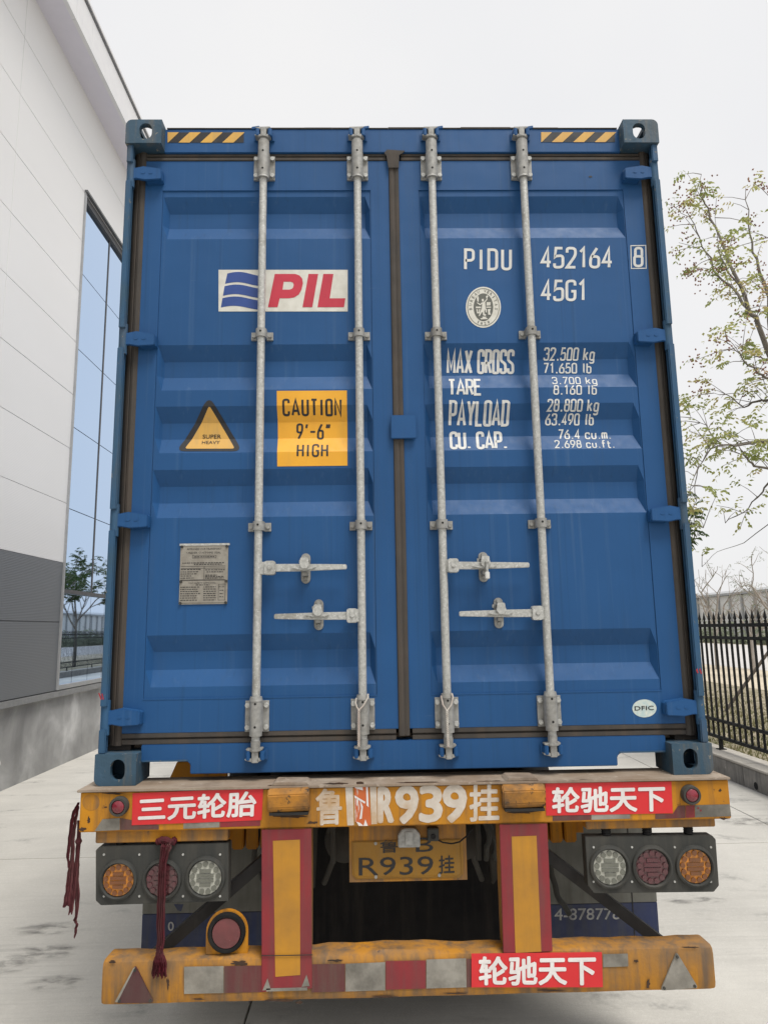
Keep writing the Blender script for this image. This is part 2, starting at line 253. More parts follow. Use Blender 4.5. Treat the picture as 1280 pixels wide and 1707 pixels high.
foliage('pod_brown', [(0.3, (0.26, 0.16, 0.12)), (0.5, (0.42, 0.24, 0.18)), (0.7, (0.5, 0.34, 0.23))], 5)
foliage('hedge_hazed', [(0.3, (0.17, 0.20, 0.14)), (0.5, (0.24, 0.27, 0.19)), (0.7, (0.33, 0.34, 0.25))], 1)  # distance haze is mixed into these pale leaf colours
foliage('grass_dry', [(0.3, (0.11, 0.14, 0.05)), (0.5, (0.22, 0.21, 0.10)), (0.7, (0.34, 0.28, 0.17))], 3)
worn('far_white', (0.66, 0.66, 0.65), (0.6, 0.6, 0.6), dirt=(0.5, 0.5, 0.5), dirt_max=0.3, rough=0.6, bmp=0)
worn('far_grey', (0.36, 0.37, 0.38), None, dirt_max=0.2, rough=0.6, bmp=0)
worn('pole_grey', (0.2, 0.17, 0.14), None, rough=0.8)

# ------------------------------------------------------------------ mesh helpers
WLOC = {}
def empty(name, loc=(0, 0, 0), label=None, cat=None, group=None):
    o = bpy.data.objects.new(name, None); COL.objects.link(o); o.location = loc; o.empty_display_size = 0.2
    WLOC[o.name] = Vector(loc)
    if label: o['label'] = label
    if cat: o['category'] = cat
    if group: o['group'] = group
    return o
class MB:
    def __init__(s): s.v = []; s.f = []
    def add(s, vs, fs):
        k = len(s.v); s.v += [tuple(v) for v in vs]; s.f += [tuple(i+k for i in f) for f in fs]; return s
    def box(s, x0, x1, y0, y1, z0, z1):
        if x0 > x1: x0, x1 = x1, x0
        return s.add([(x, y, z) for x in (x0, x1) for y in (y0, y1) for z in (z0, z1)],
                     [(0, 1, 3, 2), (4, 6, 7, 5), (0, 4, 5, 1), (2, 3, 7, 6), (0, 2, 6, 4), (1, 5, 7, 3)])
    def obox(s, c, ax, ay, az):                                    # box from centre and three half-axis vectors
        c, ax, ay, az = map(Vector, (c, ax, ay, az))
        return s.add([c+ax*i+ay*j+az*k for i in (-1, 1) for j in (-1, 1) for k in (-1, 1)],
                     [(0, 1, 3, 2), (4, 6, 7, 5), (0, 4, 5, 1), (2, 3, 7, 6), (0, 2, 6, 4), (1, 5, 7, 3)])
    def cyl(s, p0, p1, r0, r1=None, n=16, caps=True):
        return s.tube([p0, p1], [r0, r0 if r1 is None else r1], n, caps)
    def tube(s, pts, rad, n=8, caps=True):
        pts = [Vector(p) for p in pts]
        if isinstance(rad, (int, float)): rad = [rad]*len(pts)
        vs, fs = [], []; prev = None
        for i, p in enumerate(pts):
            d = (pts[min(i+1, len(pts)-1)] - pts[max(i-1, 0)])
            d = d.normalized() if d.length > 1e-9 else Vector((0, 0, 1))
            if prev is None:
                a = Vector((1, 0, 0)) if abs(d.x) < 0.9 else Vector((0, 1, 0)); u = d.cross(a).normalized()
            else:
                u = (prev - d*prev.dot(d)); u = u.normalized() if u.length > 1e-6 else d.orthogonal().normalized()
            prev = u; w = d.cross(u)
            for k in range(n):
                t = 2*math.pi*k/n; vs.append(p + (u*math.cos(t) + w*math.sin(t))*rad[i])
        for i in range(len(pts)-1):
            for k in range(n): fs.append((i*n+k, i*n+(k+1) % n, (i+1)*n+(k+1) % n, (i+1)*n+k))
        if caps: fs += [tuple(range(n))[::-1], tuple(range((len(pts)-1)*n, len(pts)*n))]
        return s.add(vs, fs)
    def prism(s, poly, y0, y1):                                    # outline in (x, z), extruded along y
        n = len(poly)
        vs = [(x, y0, z) for x, z in poly] + [(x, y1, z) for x, z in poly]
        return s.add(vs, [tuple(range(n)), tuple(range(2*n-1, n-1, -1))] + [(i, i+n, (i+1) % n+n, (i+1) % n) for i in range(n)])
    def revolve(s, c, prof, n=24, axis='y'):                       # prof: (radius, offset along -y)
        vs, fs = [], []
        for r, d in prof:
            for k in range(n):
                t = 2*math.pi*k/n
                if axis == 'y': vs.append((c[0]+r*math.cos(t), c[1]-d, c[2]+r*math.sin(t)))
                else: vs.append((c[0]-d, c[1]+r*math.cos(t), c[2]+r*math.sin(t)))
        for i in range(len(prof)-1):
            for k in range(n): fs.append((i*n+k, i*n+(k+1) % n, (i+1)*n+(k+1) % n, (i+1)*n+k))
        fs += [tuple(range(n)), tuple(range((len(prof)-1)*n, len(prof)*n))]
        return s.add(vs, fs)
    def build(s, name, mat, parent=None, smooth=False, bevel=0, origin=None, fix=True):
        o0 = Vector(origin) if origin is not None else (WLOC[parent.name] if parent else Vector((0, 0, 0)))
        me = bpy.data.meshes.new(name)
        me.from_pydata([Vector(v)-o0 for v in s.v], [], s.f); me.update()
        if fix:
            bm = bmesh.new(); bm.from_mesh(me); bmesh.ops.recalc_face_normals(bm, faces=bm.faces)
            if bevel: 
                eds = [e for e in bm.edges if len(e.link_faces) == 2 and e.calc_face_angle(0) > 0.5]
                bmesh.ops.bevel(bm, geom=eds, offset=bevel, segments=2, affect='EDGES', clamp_overlap=True)
            bm.to_mesh(me); bm.free()
        return link(name, me, mat, parent, smooth, o0 if parent is None else None)
def link(name, me, mat, parent=None, smooth=False, loc=None):
    me.materials.append(MATS[mat])
    if smooth:
        me.polygons.foreach_set('use_smooth', [True]*len(me.polygons))
        try: me.set_sharp_from_angle(angle=R(40))
        except Exception: pass
    o = bpy.data.objects.new(name, me); COL.objects.link(o)
    if parent: o.parent = parent; WLOC[o.name] = WLOC[parent.name]
    else: o.location = loc or (0, 0, 0); WLOC[o.name] = Vector(o.location)
    return o
def tag(o, label=None, cat=None, group=None, kind=None):
    for k, v in (('label', label), ('category', cat), ('group', group), ('kind', kind)):
        if v: o[k] = v
    return o
def copy_tree(o, parent=None):
    c = o.copy(); COL.objects.link(c); c.parent = parent
    for ch in list(o.children): copy_tree(ch, c)
    return c

# ------------------------------------------------------------------ flat print: fonts and outlines in unit squares
def text_norm(body, bold=0.0, res=3):
    c = bpy.data.curves.new('t', 'FONT'); c.body = body; c.resolution_u = res; c.offset = bold
    o = bpy.data.objects.new('t', c); COL.objects.link(o)
    dg = bpy.context.evaluated_depsgraph_get()
    me = bpy.data.meshes.new_from_object(o.evaluated_get(dg))
    vs = [(v.co.x, v.co.y) for v in me.vertices]; fs = [tuple(p.vertices) for p in me.polygons]
    bpy.data.objects.remove(o); bpy.data.curves.remove(c); bpy.data.meshes.remove(me)
    return norm(vs), fs
def norm(vs):
    x0 = min(v[0] for v in vs); x1 = max(v[0] for v in vs); y0 = min(v[1] for v in vs); y1 = max(v[1] for v in vs)
    return [((x-x0)/(x1-x0), (y-y0)/(y1-y0)) for x, y in vs]
def quad(px0, py0, px1, py1): return ((px0, py0), (px1, py0), (px1, py1), (px0, py1))     # TL TR BR BL
def qmap(q, u, v, Y):
    (a, b, c, d) = q
    x = (a[0]*(1-u)+b[0]*u)*v + (d[0]*(1-u)+c[0]*u)*(1-v); y = (a[1]*(1-u)+b[1]*u)*v + (d[1]*(1-u)+c[1]*u)*(1-v)
    p = at(x, y, Y); return (p.x, p.z)
BREAKS = []
def decal(name, vs, fs, mat, parent, yfun, eps, breaks=(), smooth=False):
    """flat print laid on a surface y = yfun(x, z), cut where that surface folds"""
    bm = bmesh.new(); bv = [bm.verts.new((x, 0, z)) for x, z in vs]
    for f in fs:
        try: bm.faces.new([bv[i] for i in f])
        except ValueError: pass
    zs = [z for _, z in vs]
    for zb in breaks:
        if min(zs) < zb < max(zs):
            bmesh.ops.bisect_plane(bm, geom=bm.verts[:]+bm.edges[:]+bm.faces[:], plane_co=(0, 0, zb), plane_no=(0, 0, 1))
    for f in bm.faces:
        f.normal_update()
        if f.normal.y > 0: f.normal_flip()
    o0 = WLOC[parent.name]
    for v in bm.verts: v.co = Vector((v.co.x, yfun(v.co.x, v.co.z)-eps, v.co.z)) - o0
    me = bpy.data.meshes.new(name); bm.to_mesh(me); bm.free()
    return link(name, me, mat, parent, smooth)
def decal_text(name, body, q, mat, parent, yfun, eps, Y, bold=0.0, breaks=(), res=3):
    vs, fs = text_norm(body, 0.0, res)
    if not bold: return decal(name, [qmap(q, u, v, Y) for u, v in vs], fs, mat, parent, yfun, eps, breaks)
    # a heavier weight: the glyphs repeated a little shifted, each copy a hair above the last
    p0 = Vector(qmap(q, 0, 0, Y)); p1 = Vector(qmap(q, 1, 0, Y)); p2 = Vector(qmap(q, 0, 1, Y)); bh = bold; bw = bold*(p2-p0).length/(p1-p0).length
    sh = [(0, 0), (1, 0), (-1, 0), (0, 1), (0, -1), (.7, .7), (-.7, .7), (.7, -.7), (-.7, -.7)]
    m_ = MB()
    for k, (a, b) in enumerate(sh):
        pts = [qmap(q, bw+u*(1-2*bw)+a*bw, bh+v*(1-2*bh)+b*bh, Y) for u, v in vs]
        m_.add([(x, yfun(x, z)-eps-.00006*k, z) for x, z in pts], fs)
    return m_.build(name, mat, parent, fix=False)
def decal_poly(name, polys, mat, parent, yfun, eps, Y, breaks=()):
    """polys: pixel outlines"""
    vs, fs = [], []
    for p in polys:
        k = len(vs); vs += [(at(x, y, Y).x, at(x, y, Y).z) for x, y in p]; fs.append(tuple(range(k, k+len(p))))
    return decal(name, vs, fs, mat, parent, yfun, eps, breaks)
def decal_quad(name, q, mat, parent, yfun, eps, Y, breaks=(), n=1):
    vs, fs = [], []
    for i in range(n+1):
        for j in range(n+1): vs.append(qmap(q, i/n, j/n, Y))
    for i in range(n):
        for j in range(n): a = i*(n+1)+j; fs.append((a, a+n+1, a+n+2, a+1))
    return decal(name, vs, fs, mat, parent, yfun, eps, breaks)

# narrow single-stroke lettering as sprayed on containers
def G(w=0.5):
    r = 0.24
    return {
 'P': [[(0,0),(0,1),(w,1,r),(w,.45,r),(0,.45)]], 'I': [[(w*.22,0),(w*.22,1)]], 'D': [[(0,0),(0,1),(w,1,r),(w,0,r),'c']], 'U': [[(0,1),(0,0,r),(w,0,r),(w,1)]],
 '4': [[(.72*w,0),(.72*w,1),(0,.27),(.6*w,.27)],[(.6*w,.27),(1.05*w,.27)]], '5': [[(w*.95,1),(.06,1),(.02,.54),(.02+.1*w,.58),(w,.62,r),(w,0,r),(0,0,r),(0,.2)]],
 '2': [[(0,.76),(0,1,r),(w,1,r),(w,.62,.15),(0,0),(w,0)]], '1': [[(.1*w,.80),(.5*w,1),(.5*w,0)]],
 '6': [[(.78*w,1),(0,.48,.2),(0,0,r),(w,0,r),(w,.56,r),(.06,.56,.12)]], '9': [[(.22*w,0),(w,.52,.2),(w,1,r),(0,1,r),(0,.44,r),(w-.06,.44,.12)]],
 '8': [[(.5*w,.54),(.96*w,.54,r*.9),(.96*w,1,r*.9),(.04,1,r*.9),(.04,.54,r*.9),'c'],[(.5*w,.54),(w,.53,r),(w,0,r),(0,0,r),(0,.53,r),'c']],
 '3': [[(0,.8),(0,1,r),(w,1,r),(w*.95,.54,.2),(.35*w,.53)],[(.35*w,.53),(w,.53,r),(w,0,r),(0,0,r),(0,.2)]], '7': [[(0,1),(w,1),(.3*w,0)]],
 '0': [[(w/2,0),(w,0,r),(w,1,r),(0,1,r),(0,0,r),'c']], 'O': [[(w/2,0),(w,0,r),(w,1,r),(0,1,r),(0,0,r),'c']],
 'G': [[(w,.76),(w,1,r),(0,1,r),(0,0,r),(w,0,r),(w,.46),(.55*w,.46)]], 'C': [[(w,.76),(w,1,r),(0,1,r),(0,0,r),(w,0,r),(w,.24)]],
 'S': [[(w,.78),(w,1,r),(0,1,r),(0,.58,r*.8),(w,.44,r*.8),(w,0,r),(0,0,r),(0,.22)]], 'M': [[(0,0),(0,1),(w*.7,.2),(w*1.4,1),(w*1.4,0)]],
 'A': [[(0,0),(w*.62,1),(w*1.24,0)],[(w*.2,.27),(w*1.04,.27)]], 'X': [[(0,0),(w*1.15,1)],[(0,1),(w*1.15,0)]], 'R': [[(0,0),(0,1),(w,1,r),(w,.47,r),(0,.47)],[(w*.5,.47),(w,0)]],
 'T': [[(0,1),(w,1)],[(w/2,.95),(w/2,0)]], 'E': [[(w,1),(0,1),(0,0),(w,0)],[(0,.52),(w*.8,.52)]], 'Y': [[(0,1),(w*.55,.45),(w*.55,0)],[(w*1.1,1),(w*.55,.45)]],
 'L': [[(0,1),(0,0),(w,0)]], 'N': [[(0,0),(0,1),(w,0),(w,1)]], 'H': [[(0,0),(0,1)],[(w,0),(w,1)],[(0,.5),(w,.5)]], 'V': [[(0,1),(w/2,0),(w,1)]],
 'k': [[(0,0),(0,1)],[(0,.25),(w*.85,.66)],[(w*.3,.42),(w*.9,0)]], 'g': [[(w*.9,.66),(w*.9,-.3,.18),(.02,-.3,.18),(.02,-.2)],[(w*.9,.33),(w*.9,.66,.18),(0,.66,.18),(0,0,.18),(w*.9,0,.18),'c']],
 'l': [[(w*.35,0),(w*.35,1)]], 'b': [[(0,0),(0,1)],[(0,.33),(0,.66,.18),(w*.9,.66,.18),(w*.9,0,.18),(0,0,.18),'c']], 'c': [[(w*.9,.48),(w*.9,.66,.18),(0,.66,.18),(0,0,.18),(w*.9,0,.18),(w*.9,.18)]],
 'u': [[(0,.66),(0,0,.2),(w*.9,0,.2),(w*.9,.66)]], 'm': [[(0,0),(0,.66)],[(0,.5),(0,.66,.14),(w*.55,.66,.14),(w*.55,0)],[(w*.55,.5),(w*.55,.66,.14),(w*1.1,.66,.14),(w*1.1,0)]],
 'f': [[(w*.8,1),(w*.3,1,.15),(w*.3,0)],[(0,.64),(w*.75,.64)]], 't': [[(w*.3,.95),(w*.3,0,.15),(w*.85,0)],[(0,.64),(w*.8,.64)]],
 '.': [[(w*.2,0),(w*.2,.1)]], ',': [[(w*.25,.1),(w*.2,-.06)]], "'": [[(w*.4,1),(w*.25,.74)]], '"': [[(w*.35,1),(w*.2,.74)],[(w*.8,1),(w*.65,.74)]], '-': [[(0,.48),(w,.48)]], ' ': [] }
ADV = {'I': .45, '1': .8, '.': .38, ',': .42, "'": .5, 'l': .6, 'M': 1.4, 'A': 1.24, 'X': 1.15, 'Y': 1.1, 'm': 1.1, ' ': .4, 'f': .8, 't': .8}
def round_path(st):
    closed = st[-1] == 'c'; pts = [p for p in st if p != 'c']; out = []; n = len(pts)
    for i, p in enumerate(pts):
        r = p[2] if len(p) > 2 else 0
        P = Vector(p[:2])
        if r and (closed or 0 < i < n-1):
            A = Vector(pts[i-1][:2]); B = Vector(pts[(i+1) % n][:2]); da, db = A-P, B-P
            r2 = min(r, da.length*0.5, db.length*0.5)
            a = P+da.normalized()*r2; b = P+db.normalized()*r2
            for k in range(6): t = k/5; out.append(a*(1-t)**2 + P*2*t*(1-t) + b*t*t)
        else: out.append(P)
    cl = [out[0]]
    for q in out[1:]:
        if (q-cl[-1]).length > 1e-4: cl.append(q)
    if closed and (cl[0]-cl[-1]).length < 1e-4: cl.pop()
    return cl, closed
def stroke_text(body, aspect, th, glyph_gap=0.42, slant=0.0, w=None):
    """-> list of (verts, faces) strokes in a box: height 1 (baseline 0), width aspect"""
    units = sum(ADV.get(c, 1.0) for c in body) + glyph_gap*(len(body)-1)
    w = (aspect-th)/units; gl = G(w); x = th/2; out = []
    for ch in body:
        a = ADV.get(ch, 1.0)*w
        for st in gl[ch]:
            pts, closed = round_path(st); n = len(pts)
            pts = [Vector((p.x, th/2+p.y*(1-th))) for p in pts]
            L, Rr = [], []
            for i, p in enumerate(pts):
                pa = pts[i-1] if (closed or i) else None; pb = pts[(i+1) % n] if (closed or i < n-1) else None
                d1 = (p-pa).normalized() if pa is not None else None; d2 = (pb-p).normalized() if pb is not None else None
                d1 = d1 or d2; d2 = d2 or d1
                t = (d1+d2); t = t.normalized() if t.length > 0.05 else d1
                nn = Vector((-t.y, t.x)); m = th/2/max(0.45, nn.dot(Vector((-d1.y, d1.x))))
                L.append(p+nn*m); Rr.append(p-nn*m)
            vs = [(x+q.x+slant*q.y, q.y) for q in L+Rr]
            fs = [(i, i+n, (i+1) % n+n, (i+1) % n) for i in range(n if closed else n-1)]
            out.append((vs, fs))
        x += a + glyph_gap*w
    return out
def stencil(name, body, q, mat, parent, yfun, eps, Y, th=0.13, gap=0.42, breaks=()):
    p0 = Vector(qmap(q, 0, 0, Y)); p1 = Vector(qmap(q, 1, 0, Y)); p2 = Vector(qmap(q, 0, 1, Y))
    asp = (p1-p0).length/(p2-p0).length
    me = None; vs, fs, lay = [], [], []
    for k, (sv, sf) in enumerate(stroke_text(body, asp, th, gap)):
        b = len(vs); vs += [qmap(q, x/asp, y, Y) for x, y in sv]; fs += [tuple(i+b for i in f) for f in sf]; lay += [k % 2]*len(sv)
    # alternate strokes lie 0.15 mm apart so that crossings never share a plane
    bm = bmesh.new(); bv = [bm.verts.new((x, -0.00015*l, z)) for (x, z), l in zip(vs, lay)]
    for f in fs:
        try: bm.faces.new([bv[i] for i in f])
        except ValueError: pass
    zs = [z for _, z in vs]
    for zb in breaks:
        if min(zs) < zb < max(zs):
            bmesh.ops.bisect_plane(bm, geom=bm.verts[:]+bm.edges[:]+bm.faces[:], plane_co=(0, 0, zb), plane_no=(0, 0, 1))
    for f in bm.faces:
        f.normal_update()
        if f.normal.y > 0: f.normal_flip()
    o0 = WLOC[parent.name]
    for v in bm.verts: v.co = Vector((v.co.x, v.co.y + yfun(v.co.x, v.co.z)-eps, v.co.z)) - o0
    me = bpy.data.meshes.new(name); bm.to_mesh(me); bm.free()
    return link(name, me, mat, parent)

# ================================================================== the setting
g = MB().box(-400, 400, -200, 600, -0.5, -0.06).build('ground', 'earth'); tag(g, 'earth under and around the yard', kind='structure')
yard = MB().box(-4.9, 4.5, -11.2, 43.7, -0.058, -0.03).build('yard', 'joint_dark'); tag(yard, 'pale concrete yard in large slabs', kind='structure')
xs = [-4.9, -0.79, 3.71, 4.5]; ys = [3.77+5*k for k in range(-3, 9)]
for i in range(len(xs)-1):
    for j in range(len(ys)-1):
        MB().box(xs[i]+.004, xs[i+1]-.004, ys[j]+.004, ys[j+1]-.004, -0.029, 0.0).build('slab', 'yard_concrete', yard, bevel=0.004)
for px, py, w_, h_ in ((76, 1550, .22, .13), (80, 1588, .26, .12), (10, 1610, .2, .13), (95, 1640, .2, .11), (1160, 1502, .26, .08), (1250, 1370, .35, .2)):
    p_ = at_z(px, py); o_ = MB(); o_.add([(p_.x-w_, p_.y-h_, .0025), (p_.x+w_, p_.y-h_, .0025), (p_.x+w_, p_.y+h_, .0025), (p_.x-w_, p_.y+h_, .0025)], [(0, 1, 2, 3)])
    o_.build('stain', 'ground_stain', yard, fix=False)
v = MB().box(4.69, 300, -60, 400, -0.055, 0.2).build('verge', 'earth'); tag(v, 'rough earth behind the fence', kind='structure')
v = MB().box(10.2, 14.5, -60, 400, 0.19, 0.206).build('dry_strip', 'dry_verge'); tag(v, 'dry sandy strip beside the road', kind='structure')
v = MB().box(14.5, 31, -60, 400, 0.19, 0.212).build('road', 'road_pale'); tag(v, 'pale road beyond the fence', kind='structure')

# --- low kerb wall that carries the fence
kw = empty('kerb_wall', (4.5, 16, 0), 'low grey concrete wall under the black fence', 'wall')
y = -6.0; k = 0
while y < 40:
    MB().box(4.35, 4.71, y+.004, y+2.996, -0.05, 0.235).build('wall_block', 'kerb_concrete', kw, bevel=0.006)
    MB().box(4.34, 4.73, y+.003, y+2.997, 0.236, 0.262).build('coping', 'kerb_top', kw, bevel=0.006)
    y += 3.0
MB().revolve((4.352, 5.72, 0.06), [(0.045, 0.0), (0.045, 0.004)], 10, 'x').build('drain_hole', 'hole_dark', kw)

# --- fence
FX = 4.60
fe = empty('iron_fence', (FX, 17, 0.262), 'black iron fence with spear tips on the low wall', 'fence')
def scale_to_fx(z): return CAM.z + (z-CAM.z)*(FX-CAM.x)/(4.75-CAM.x)
zb, zl, zt2, zt1, zp = [scale_to_fx(q) for q in (0.37, 0.60, 1.75, 1.92, 2.13)]
for zz, h, nm in ((zb, .020, 'bottom_rail'), (zl, .020, 'lower_rail'), (zt2, .020, 'upper_rail'), (zt1, .022, 'top_rail')):
    MB().box(FX-.02, FX+.02, -4.6, 39.5, zz-h, zz+h).build(nm, 'fence_black', fe, bevel=.003)
pm = MB()
pm.box(FX-.012, FX+.012, -.012, .012, zb-.02, zt1+.05)
pm.cyl((FX, 0, zt1+.045), (FX, 0, zt1+.06), .017, .017, 8)
pm.add([(FX-.006, -.006, zt1+.06), (FX+.006, -.006, zt1+.06), (FX+.006, .006, zt1+.06), (FX-.006, .006, zt1+.06),
        (FX-.010, -.026, zt1+.092), (FX+.010, -.026, zt1+.092), (FX+.010, .026, zt1+.092), (FX-.010, .026, zt1+.092), (FX, 0, zt1+.195)],
       [(0, 1, 5, 4), (1, 2, 6, 5), (2, 3, 7, 6), (3, 0, 4, 7), (4, 5, 8), (5, 6, 8), (6, 7, 8), (7, 4, 8), (0, 3, 2, 1)])
pk = pm.build('picket', 'fence_black', fe)
SP = 0.1435
for k in range(300):
    o = pk if k == 0 else pk.copy()
    if k: COL.objects.link(o)
    o.location.y = (-4.0 + SP*k) - 17 + 17            # mesh is built about y = 0
    o.location.y += 0.0
pst = MB().box(FX-.022, FX+.022, -.022, .022, .262, zb).box(FX-.05, FX+.05, -.05, .05, .262, .272).build('post', 'fence_black', fe)
for k in range(14):
    o = pst if k == 0 else pst.copy()
    if k: COL.objects.link(o)
    o.location.y = -4.35 + 3.0*k - 0.0 + (7.02 - (-4.35+12.0)) 

# --- warehouse on the left
WX = -4.75
wh = empty('warehouse', (WX-4, 16, 0), 'white and grey metal-clad warehouse with a tall blue window', 'building')
MB().box(WX-10, WX-.09, -11.8, 40, 0, 10.7).build('core', 'frame_dark', wh)
MB().box(WX-.35, WX-.05, -11.8, 40, -0.05, 1.02).build('plinth', 'plinth_render', wh)
MB().prism([(WX-.2, 1.03), (WX-.03, 1.015), (WX+.02, 1.03), (WX+.02, 1.11), (WX-.2, 1.12)], -11.8, 40).build('flashing', 'flashing', wh)
WY0, WY1, WZ0, WZ1 = 7.88, 14.13, 1.125, 9.12
colY = [-11.8, -5.9, -0.15, 5.67, WY0-.02]; colY2 = [WY1+.02, 20.0, 26.0, 32.0, 40.0]
rows = [(1.12, 2.115, 'cladding_grey'), (2.115, 3.0, 'cladding_grey'), (3.0, 3.91, 'cladding_white')]
rows += [(3.91+.8667*k, 3.91+.8667*(k+1), 'cladding_white') for k in range(8)]
def panel(y0, y1, z0, z1, m):
    MB().box(WX-.085, WX, y0+.0028, y1-.0028, z0+.0024, z1-.0024).build('panel', m, wh, bevel=.003)
for z0, z1, m in rows:
    if z0 > WZ1-.1: cols = list(zip([-11.8, -5.9, -0.15, 5.67, 11.6, 17.5, 23.5, 29.5, 35.0], [-5.9, -0.15, 5.67, 11.6, 17.5, 23.5, 29.5, 35.0, 40.0]))
    else: cols = list(zip(colY[:-1], colY[1:])) + list(zip(colY2[:-1], colY2[1:]))
    for y0, y1 in cols: panel(y0, y1, z0, z1, m)
# tall window: frame, mullions, transom, one object per pane
win = MB().box(WX-.1, WX+.022, WY0-.025, WY0+.03, WZ0, WZ1+.03).build('window', 'frame_alu', wh, bevel=.003)
MB().box(WX-.1, WX+.022, WY1-.03, WY1+.025, WZ0, WZ1+.03).build('jamb', 'frame_alu', win, bevel=.003)
MB().box(WX-.09, WX-.004, WY0+.03, WY1-.03, WZ1-.12, WZ1-.005).build('head_recess', 'frame_dark', win)
MB().box(WX-.07, WX+.05, WY0-.03, WY1+.03, WZ1+.0, WZ1+.04).build('head_flashing', 'coping_grey', win)
MB().box(WX-.09, WX+.005, WY0+.03, WY1-.03, 1.125, 1.19).build('sill', 'frame_alu', win)
MB().box(WX-.09, WX+.012, WY0+.03, WY1-.03, 2.555, 2.61).build('transom', 'frame_dark', win)
yy = [WY0+.03+ (WY1-WY0-.06)*k/5 for k in range(6)]
for k in range(1, 5): MB().box(WX-.09, WX-.046, yy[k]-.02, yy[k]+.02, 2.61, WZ1-.12).build('mullion', 'frame_dark', win)
zz = [2.61, 3.87, 5.18, 6.49, 7.79, WZ1-.12]
for k in range(5):
    for j in range(5):
        MB().box(WX-.075, WX-.055, yy[k]+.022, yy[k+1]-.022, zz[j]+.006, zz[j+1]-.006).build('pane', 'window_glass', win)
    ym = (yy[k]+yy[k+1])/2
    MB().box(WX-.075, WX-.055, yy[k]+.006, ym-.006, 1.19, 2.555).build('pane', 'window_glass', win)
    MB().box(WX-.075, WX-.055, ym+.006, yy[k+1]-.006, 1.19, 2.555).build('pane', 'window_glass', win)
pf = at_x(-4, 1274, WX+.01)
MB().revolve((WX-.05, pf.y, pf.z), [(.075, 0), (.075, .03), (.06, .06), (.03, .08), (.005, .085)], 20, 'x').build('wall_fitting', 'parapet_white', wh, smooth=True)
wfit = [o for o in wh.children if o.name.startswith('wall_fitting')][0]
wfit.data.transform(Matrix.Translation((2*(WX-.05-wh.location.x), 0, 0)) @ Matrix.Scale(-1, 4, (1, 0, 0)))
# parapet box that overhangs the wall
SZ = 10.78; PX = -4.31
MB().box(WX-.6, PX-.012, -11.8, 40, SZ, SZ+.02).build('soffit', 'soffit_lilac', wh)
zr = at_x(143.5, 0, PX).z
for y0, y1 in zip([-11.8, -5.8, .2, 6.2, 12.2, 18.2, 24.2, 30.2, 36.2], [-5.8, .2, 6.2, 12.2, 18.2, 24.2, 30.2, 36.2, 40]):
    MB().box(PX-.06, PX, y0+.003, y1-.003, SZ-.006, zr-.05).build('fascia_panel', 'parapet_white', wh)
MB().box(PX-.5, PX+.012, -11.8, 40, zr-.05, zr).build('coping', 'coping_grey', wh)
MB().box(PX-.5, PX+.03, -11.8, 40, zr+.002, zr+.05).build('roof_edge', 'parapet_white', wh)

# --- long pale shed far behind the road
fs = empty('far_shed', (41, 75, 0.2), 'long low white shed with grey posts beyond the road', 'building')
MB().box(40, 52, 20, 150, 0.2, 5.1).build('wall', 'far_white', fs)
MB().prism([(39.6, 5.1), (46, 5.9), (52.4, 5.1), (52.4, 5.35), (46, 6.15), (39.6, 5.35)], 19.6, 150.4).build('roof', 'far_grey', fs)
fp = MB().box(39.8, 40.05, -.14, .14, 0.2, 5.08).build('pilaster', 'far_grey', fs)
for k in range(50):
    o = fp if k == 0 else fp.copy()
    if k: COL.objects.link(o)
    o.location.y = 21.5+2.6*k - (75 - 75)

# ------------------------------------------------------------------ trees
def leafy(mb, p, d, ln, rg, size=0.05, pairs=4):
    """one feather-shaped compound leaf: pairs of drooping leaflets along a stalk"""
    d = Vector(d).normalized(); side = d.cross(Vector((0, 0, 1)))
    side = side.normalized() if side.length > .05 else Vector((1, 0, 0))
    q = Vector(p)
    for k in range(pairs):
        d = (d + Vector((0, 0, -.16))).normalized(); q = q + d*(ln/pairs)
        for s in (-1, 1):
            l = (side*s*.75 + d*.45 + Vector((0, 0, -.35 - .3*rg.random())) + Vector((rg.uniform(-.3, .3), rg.uniform(-.3, .3), rg.uniform(-.2, .2)))).normalized()
            L = size*rg.uniform(.7, 1.25); w = l.cross(Vector((rg.uniform(-1, 1), rg.uniform(-1, 1), rg.uniform(-.4, 1)))).normalized()*L*.24
            mb.add([q, q+l*L*.45+w, q+l*L, q+l*L*.45-w], [(0, 1, 2, 3)])
def pods(mb, p, rg, n=14, r=.09):
    for _ in range(n):
        q = Vector(p)+Vector((rg.gauss(0, r), rg.gauss(0, r), rg.gauss(0, r)))
        a = Vector((rg.uniform(-1, 1), rg.uniform(-1, 1), rg.uniform(-1, 1))).normalized()*.02; b2 = a.orthogonal().normalized()*.014
        c2 = a.cross(b2).normalized()*.014
        mb.add([q+a, q+b2, q+c2, q-b2, q-c2, q-a], [(0, 1, 2), (0, 2, 3), (0, 3, 4), (0, 4, 1), (5, 2, 1), (5, 3, 2), (5, 4, 3), (5, 1, 4)])
def smooth_path(pts, rg, sub=3, jit=.02):
    out = []
    for a, b in zip(pts[:-1], pts[1:]):
        for k in range(sub): out.append(Vector(a).lerp(Vector(b), k/sub) + Vector((rg.gauss(0, jit), rg.gauss(0, jit), rg.gauss(0, jit*.6)))*(1 if k else 0))
    out.append(Vector(pts[-1])); return out
